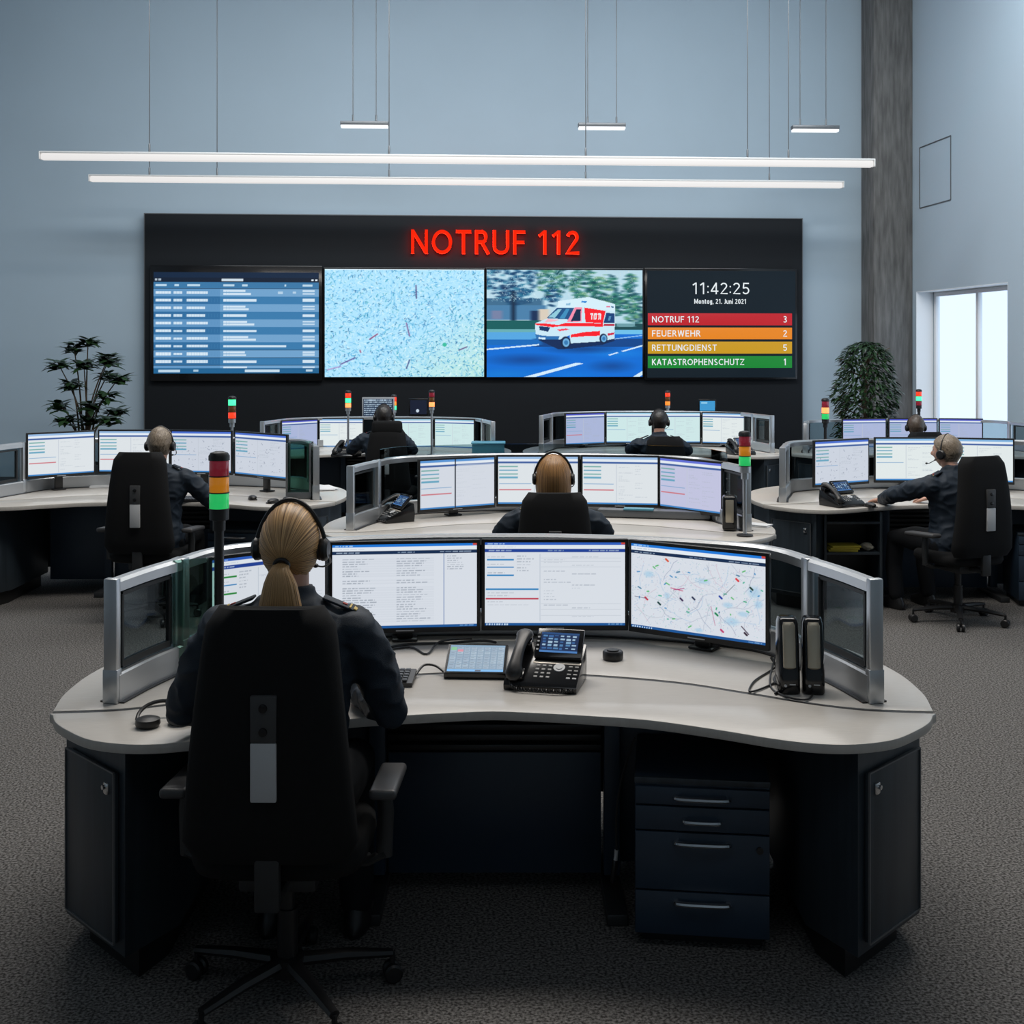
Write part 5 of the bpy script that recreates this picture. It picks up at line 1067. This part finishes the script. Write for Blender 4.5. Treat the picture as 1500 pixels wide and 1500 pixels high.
# glass case at the end of the left desk and by the nearest desk
def glass_case(x, y, rz, h, w, label, frame=True):
    t = thing('glass_case', label, 'glass case', (x, y, Z), rz, 'glass cases'); b = .05 if frame else 0
    if frame: G().box((0, 0, .025), (w, w, .05), .004).build('base', M_alud, t)
    for k, (px, py, sx, sy) in enumerate(((0, -w/2+.006, w-.03, .006), (0, w/2-.006, w-.03, .006), (-w/2+.006, 0, .006, w-.03), (w/2-.006, 0, .006, w-.03))): G().box((px, py, b+(h-b)/2), (sx, sy, h-b)).build('glass_pane', MATS['green_glass'], t)
    if frame:
        for sx in (-1, 1):
            for sy in (-1, 1): G().box((sx*(w/2-.008), sy*(w/2-.008), b+(h-b)/2), (.016, .016, h-b), .002).build('corner_post', M_alud, t)
    return t
glassmat('green_glass', (.62, .80, .74), .3)
c = at_d(440, 700, 9.35); glass_case(c.x, 9.32, R(4), .42, .19, 'tall green-tinted glass case at the right end of the left desk')
tag(G().box((0, 0, .2), (.004, .15, .40), .001).box((0, -.075, .2), (.012, .006, .40), .002).build('glass_screen', MATS['green_glass'], None, (-1.125, 4.36, Z), R(-62)), 'greenish glass screen left of the large signal light', 'glass screen')
# small tablets over the far desks
def tablet(px0, px1, y0, y1, d, frame, pic, label, zfoot=DZ):
    a, b = at_d(px0, y1, d), at_d(px1, y0, d); w, h = b.x-a.x, b.z-a.z; t = thing('tablet_display', label, 'small display', ((a.x+b.x)/2, d, zfoot+.001), 0, 'small displays over the far desks'); z = a.z-zfoot
    e = G().box((0, 0, z+h/2), (w, .018, h), .004).build('housing', frame, t); link('screen', pic, t, (0, -.0098, z+.018), 0, None, (w-.03, 1, h-.036))
    G().tube([(0, .035, 0), (0, .03, z+h*.4)], .012, 8).lathe([(.001, 0), (.06, 0), (.06, .008), (.001, .01)], 18, M=Matrix.Translation((0, .035, 0))).build('stand', M_dark, t); return t
p = Pic(60, 40, (24, 44, 70))
for k in range(8): p.words(.04, .06+k*.115, .9, .055, (200, 220, 235), .9)
tablet(530.5, 578, 582, 612, 14.24, M_lampbody, p.mesh('screen'), 'white-framed tablet with rows of white text, above the far left desk')
p = Pic(40, 30, (12, 22, 44)); p.ell(.45, .75, .1, .12, (200, 215, 230)); tablet(599, 627, 584, 609, 14.26, M_gloss, p.mesh('screen'), 'dark navy tablet above the far left desk')
p = Pic(40, 30, (60, 150, 205)); p.fill(.1, .15, .5, .3, (140, 200, 230)); tablet(1023, 1049, 585, 604, 14.26, M_gloss, p.mesh('screen'), 'black tablet with a bright blue picture, above the far right desk')
# keyboards, mice, papers on the other desks
def mouse(x, y, rz, label):
    t = G().ball((0, 0, .016), (.031, .054, .018), 10).box((0, 0, .004), (.058, .1, .008), .004).build('computer_mouse', M_black, None, (x, y, Z), rz); return tag(t, label, 'mouse', 'computer mice')
keyboard(.24, 7.75, 0, 'black keyboard in front of the bob-haired woman'); keyboard(-2.42, 9.12, R(-3), 'black keyboard in front of the grey-haired man'); keyboard(-1.40, 13.25, 0, 'black keyboard on the far left desk'); keyboard(1.505, 13.25, 0, 'black keyboard on the far right desk'); keyboard(4.14, 13.25, 0, 'black keyboard behind the right desk monitors')
k = at_z(1300, 728, DZ); keyboard(k.x+.2, k.y+.05, R(12), 'black keyboard beside the reaching hand on the right desk', .36)
for (x, y, rz, lab) in ((370, 732, 20, 'black mouse near the signal light on the left desk'), (400, 737, -30, 'black mouse in the middle of the right half of the left desk'), (424, 734, 70, 'black mouse nearest the glass case on the left desk')):
    q = at_z(x, y, DZ); mouse(q.x, q.y, R(rz), lab)
q = at_z(1275, 743, DZ); mouse(q.x, q.y, R(20), 'black mouse under the reaching hand on the right desk')
def papers(px, py, w, d, rz, label, z=Z, m=None, th=.012):
    q = at_z(px, py, z); g = G(); n = 3
    for k in range(n): g.box((random.uniform(-.015, .015), random.uniform(-.015, .015), th*(k+.5)/n), (w, d, th/n*.9), rot=Matrix.Rotation(random.uniform(-.15, .15), 4, 'Z'))
    return tag(g.build('paper_stack', m or M_paper, None, (q.x, q.y, z), R(rz)), label, 'paper', 'loose papers')
papers(470, 716, .21, .29, 20, 'loose white papers at the right end of the left desk')
papers(1110, 770, .15, .10, -35, 'loose white papers at the right end of the middle desk')
papers(160, 712, .29, .21, 5, 'white papers left of the grey-haired man')
papers(660, 667, .4, .25, 5, 'white papers on the right end of the far left desk')
q = at_z(733, 664, DZ); t = thing('storage_box', 'teal plastic box on the right end of the far left desk', 'box', (-.25, 13.0, Z), 0); G().box((0, 0, .06), (.34, .22, .12), .01).build('tub', M_teal, t); G().box((0, 0, .125), (.36, .24, .015), .005).build('lid', M_teal, t)
# equipment tray and desk clutter below the middle monitors
t = thing('cable_tray', 'long grey tray below the right monitors of the middle desk', 'tray', (.95, 8.22, Z), R(-12)); G().box((0, 0, .03), (.75, .10, .05), .008).build('tray', M_alud, t); G().box((-.1, -.02, .06), (.2, .07, .012), .003).build('blue_folder', M_teal, t)
t = thing('desktop_speaker', 'pair-housing black speaker behind the signal light of the middle desk', 'speaker', (1.36, 7.68, Z), R(-10)); G().box((0, 0, .11), (.09, .11, .22), .02, seg=3).build('housing', M_gloss, t); G().box((0, -.056, .125), (.05, .006, .14), .003).build('grille', M_bronze, t)
c = at_z(505, 672, DZ); put(dup(ph), -1.72, 12.75, R(-20), 'black desk phone left of the man leaning left', grp='desk phones')
c = at_z(1075, 668, DZ); put(dup(ph), 2.42, 13.0, R(18), 'black desk phone at the right end of the far right desk', grp='desk phones')
# things in the open shelf of the right desk
t = thing('under_desk_shelf', 'dark open shelf under the right desk holding yellow folders', 'shelf', (2.45, 9.0, 0)); 
for z in (.18, .40, .62): G().box((.0, 0, z), (.38, .36, .018), .002).build('board', M_navyd, t)
for x in (-.2, .2): G().box((x, 0, .35), (.018, .36, .70), .002).build('side', M_navyd, t)
G().box((0, .175, .35), (.38, .012, .7)).build('back', M_black, t)
for k in range(3): tag(G().box((0, 0, .007), (.21, .16, .014), .003).build('yellow_folder', M_yel, None, (2.39+.006*k, 8.92-.008*k, .410+.0155*k), R(4*k-4)), ('lowest', 'middle', 'topmost')[k]+' of the yellow folders on the shelf under the right desk', 'folder', 'yellow folders')
g = G(); bm = bmesh.new(); bmesh.ops.create_icosphere(bm, subdivisions=3, radius=.045)
for v in bm.verts: v.co *= 1+.35*noise.noise(v.co*28)+.2*noise.noise(v.co*60); v.co.z *= .6
g.bm(bm); tag(g.build('crumpled_paper', M_crump, None, (2.575, 8.9, .441), 0, ang=20), 'crumpled cream paper on the shelf under the right desk', 'paper')
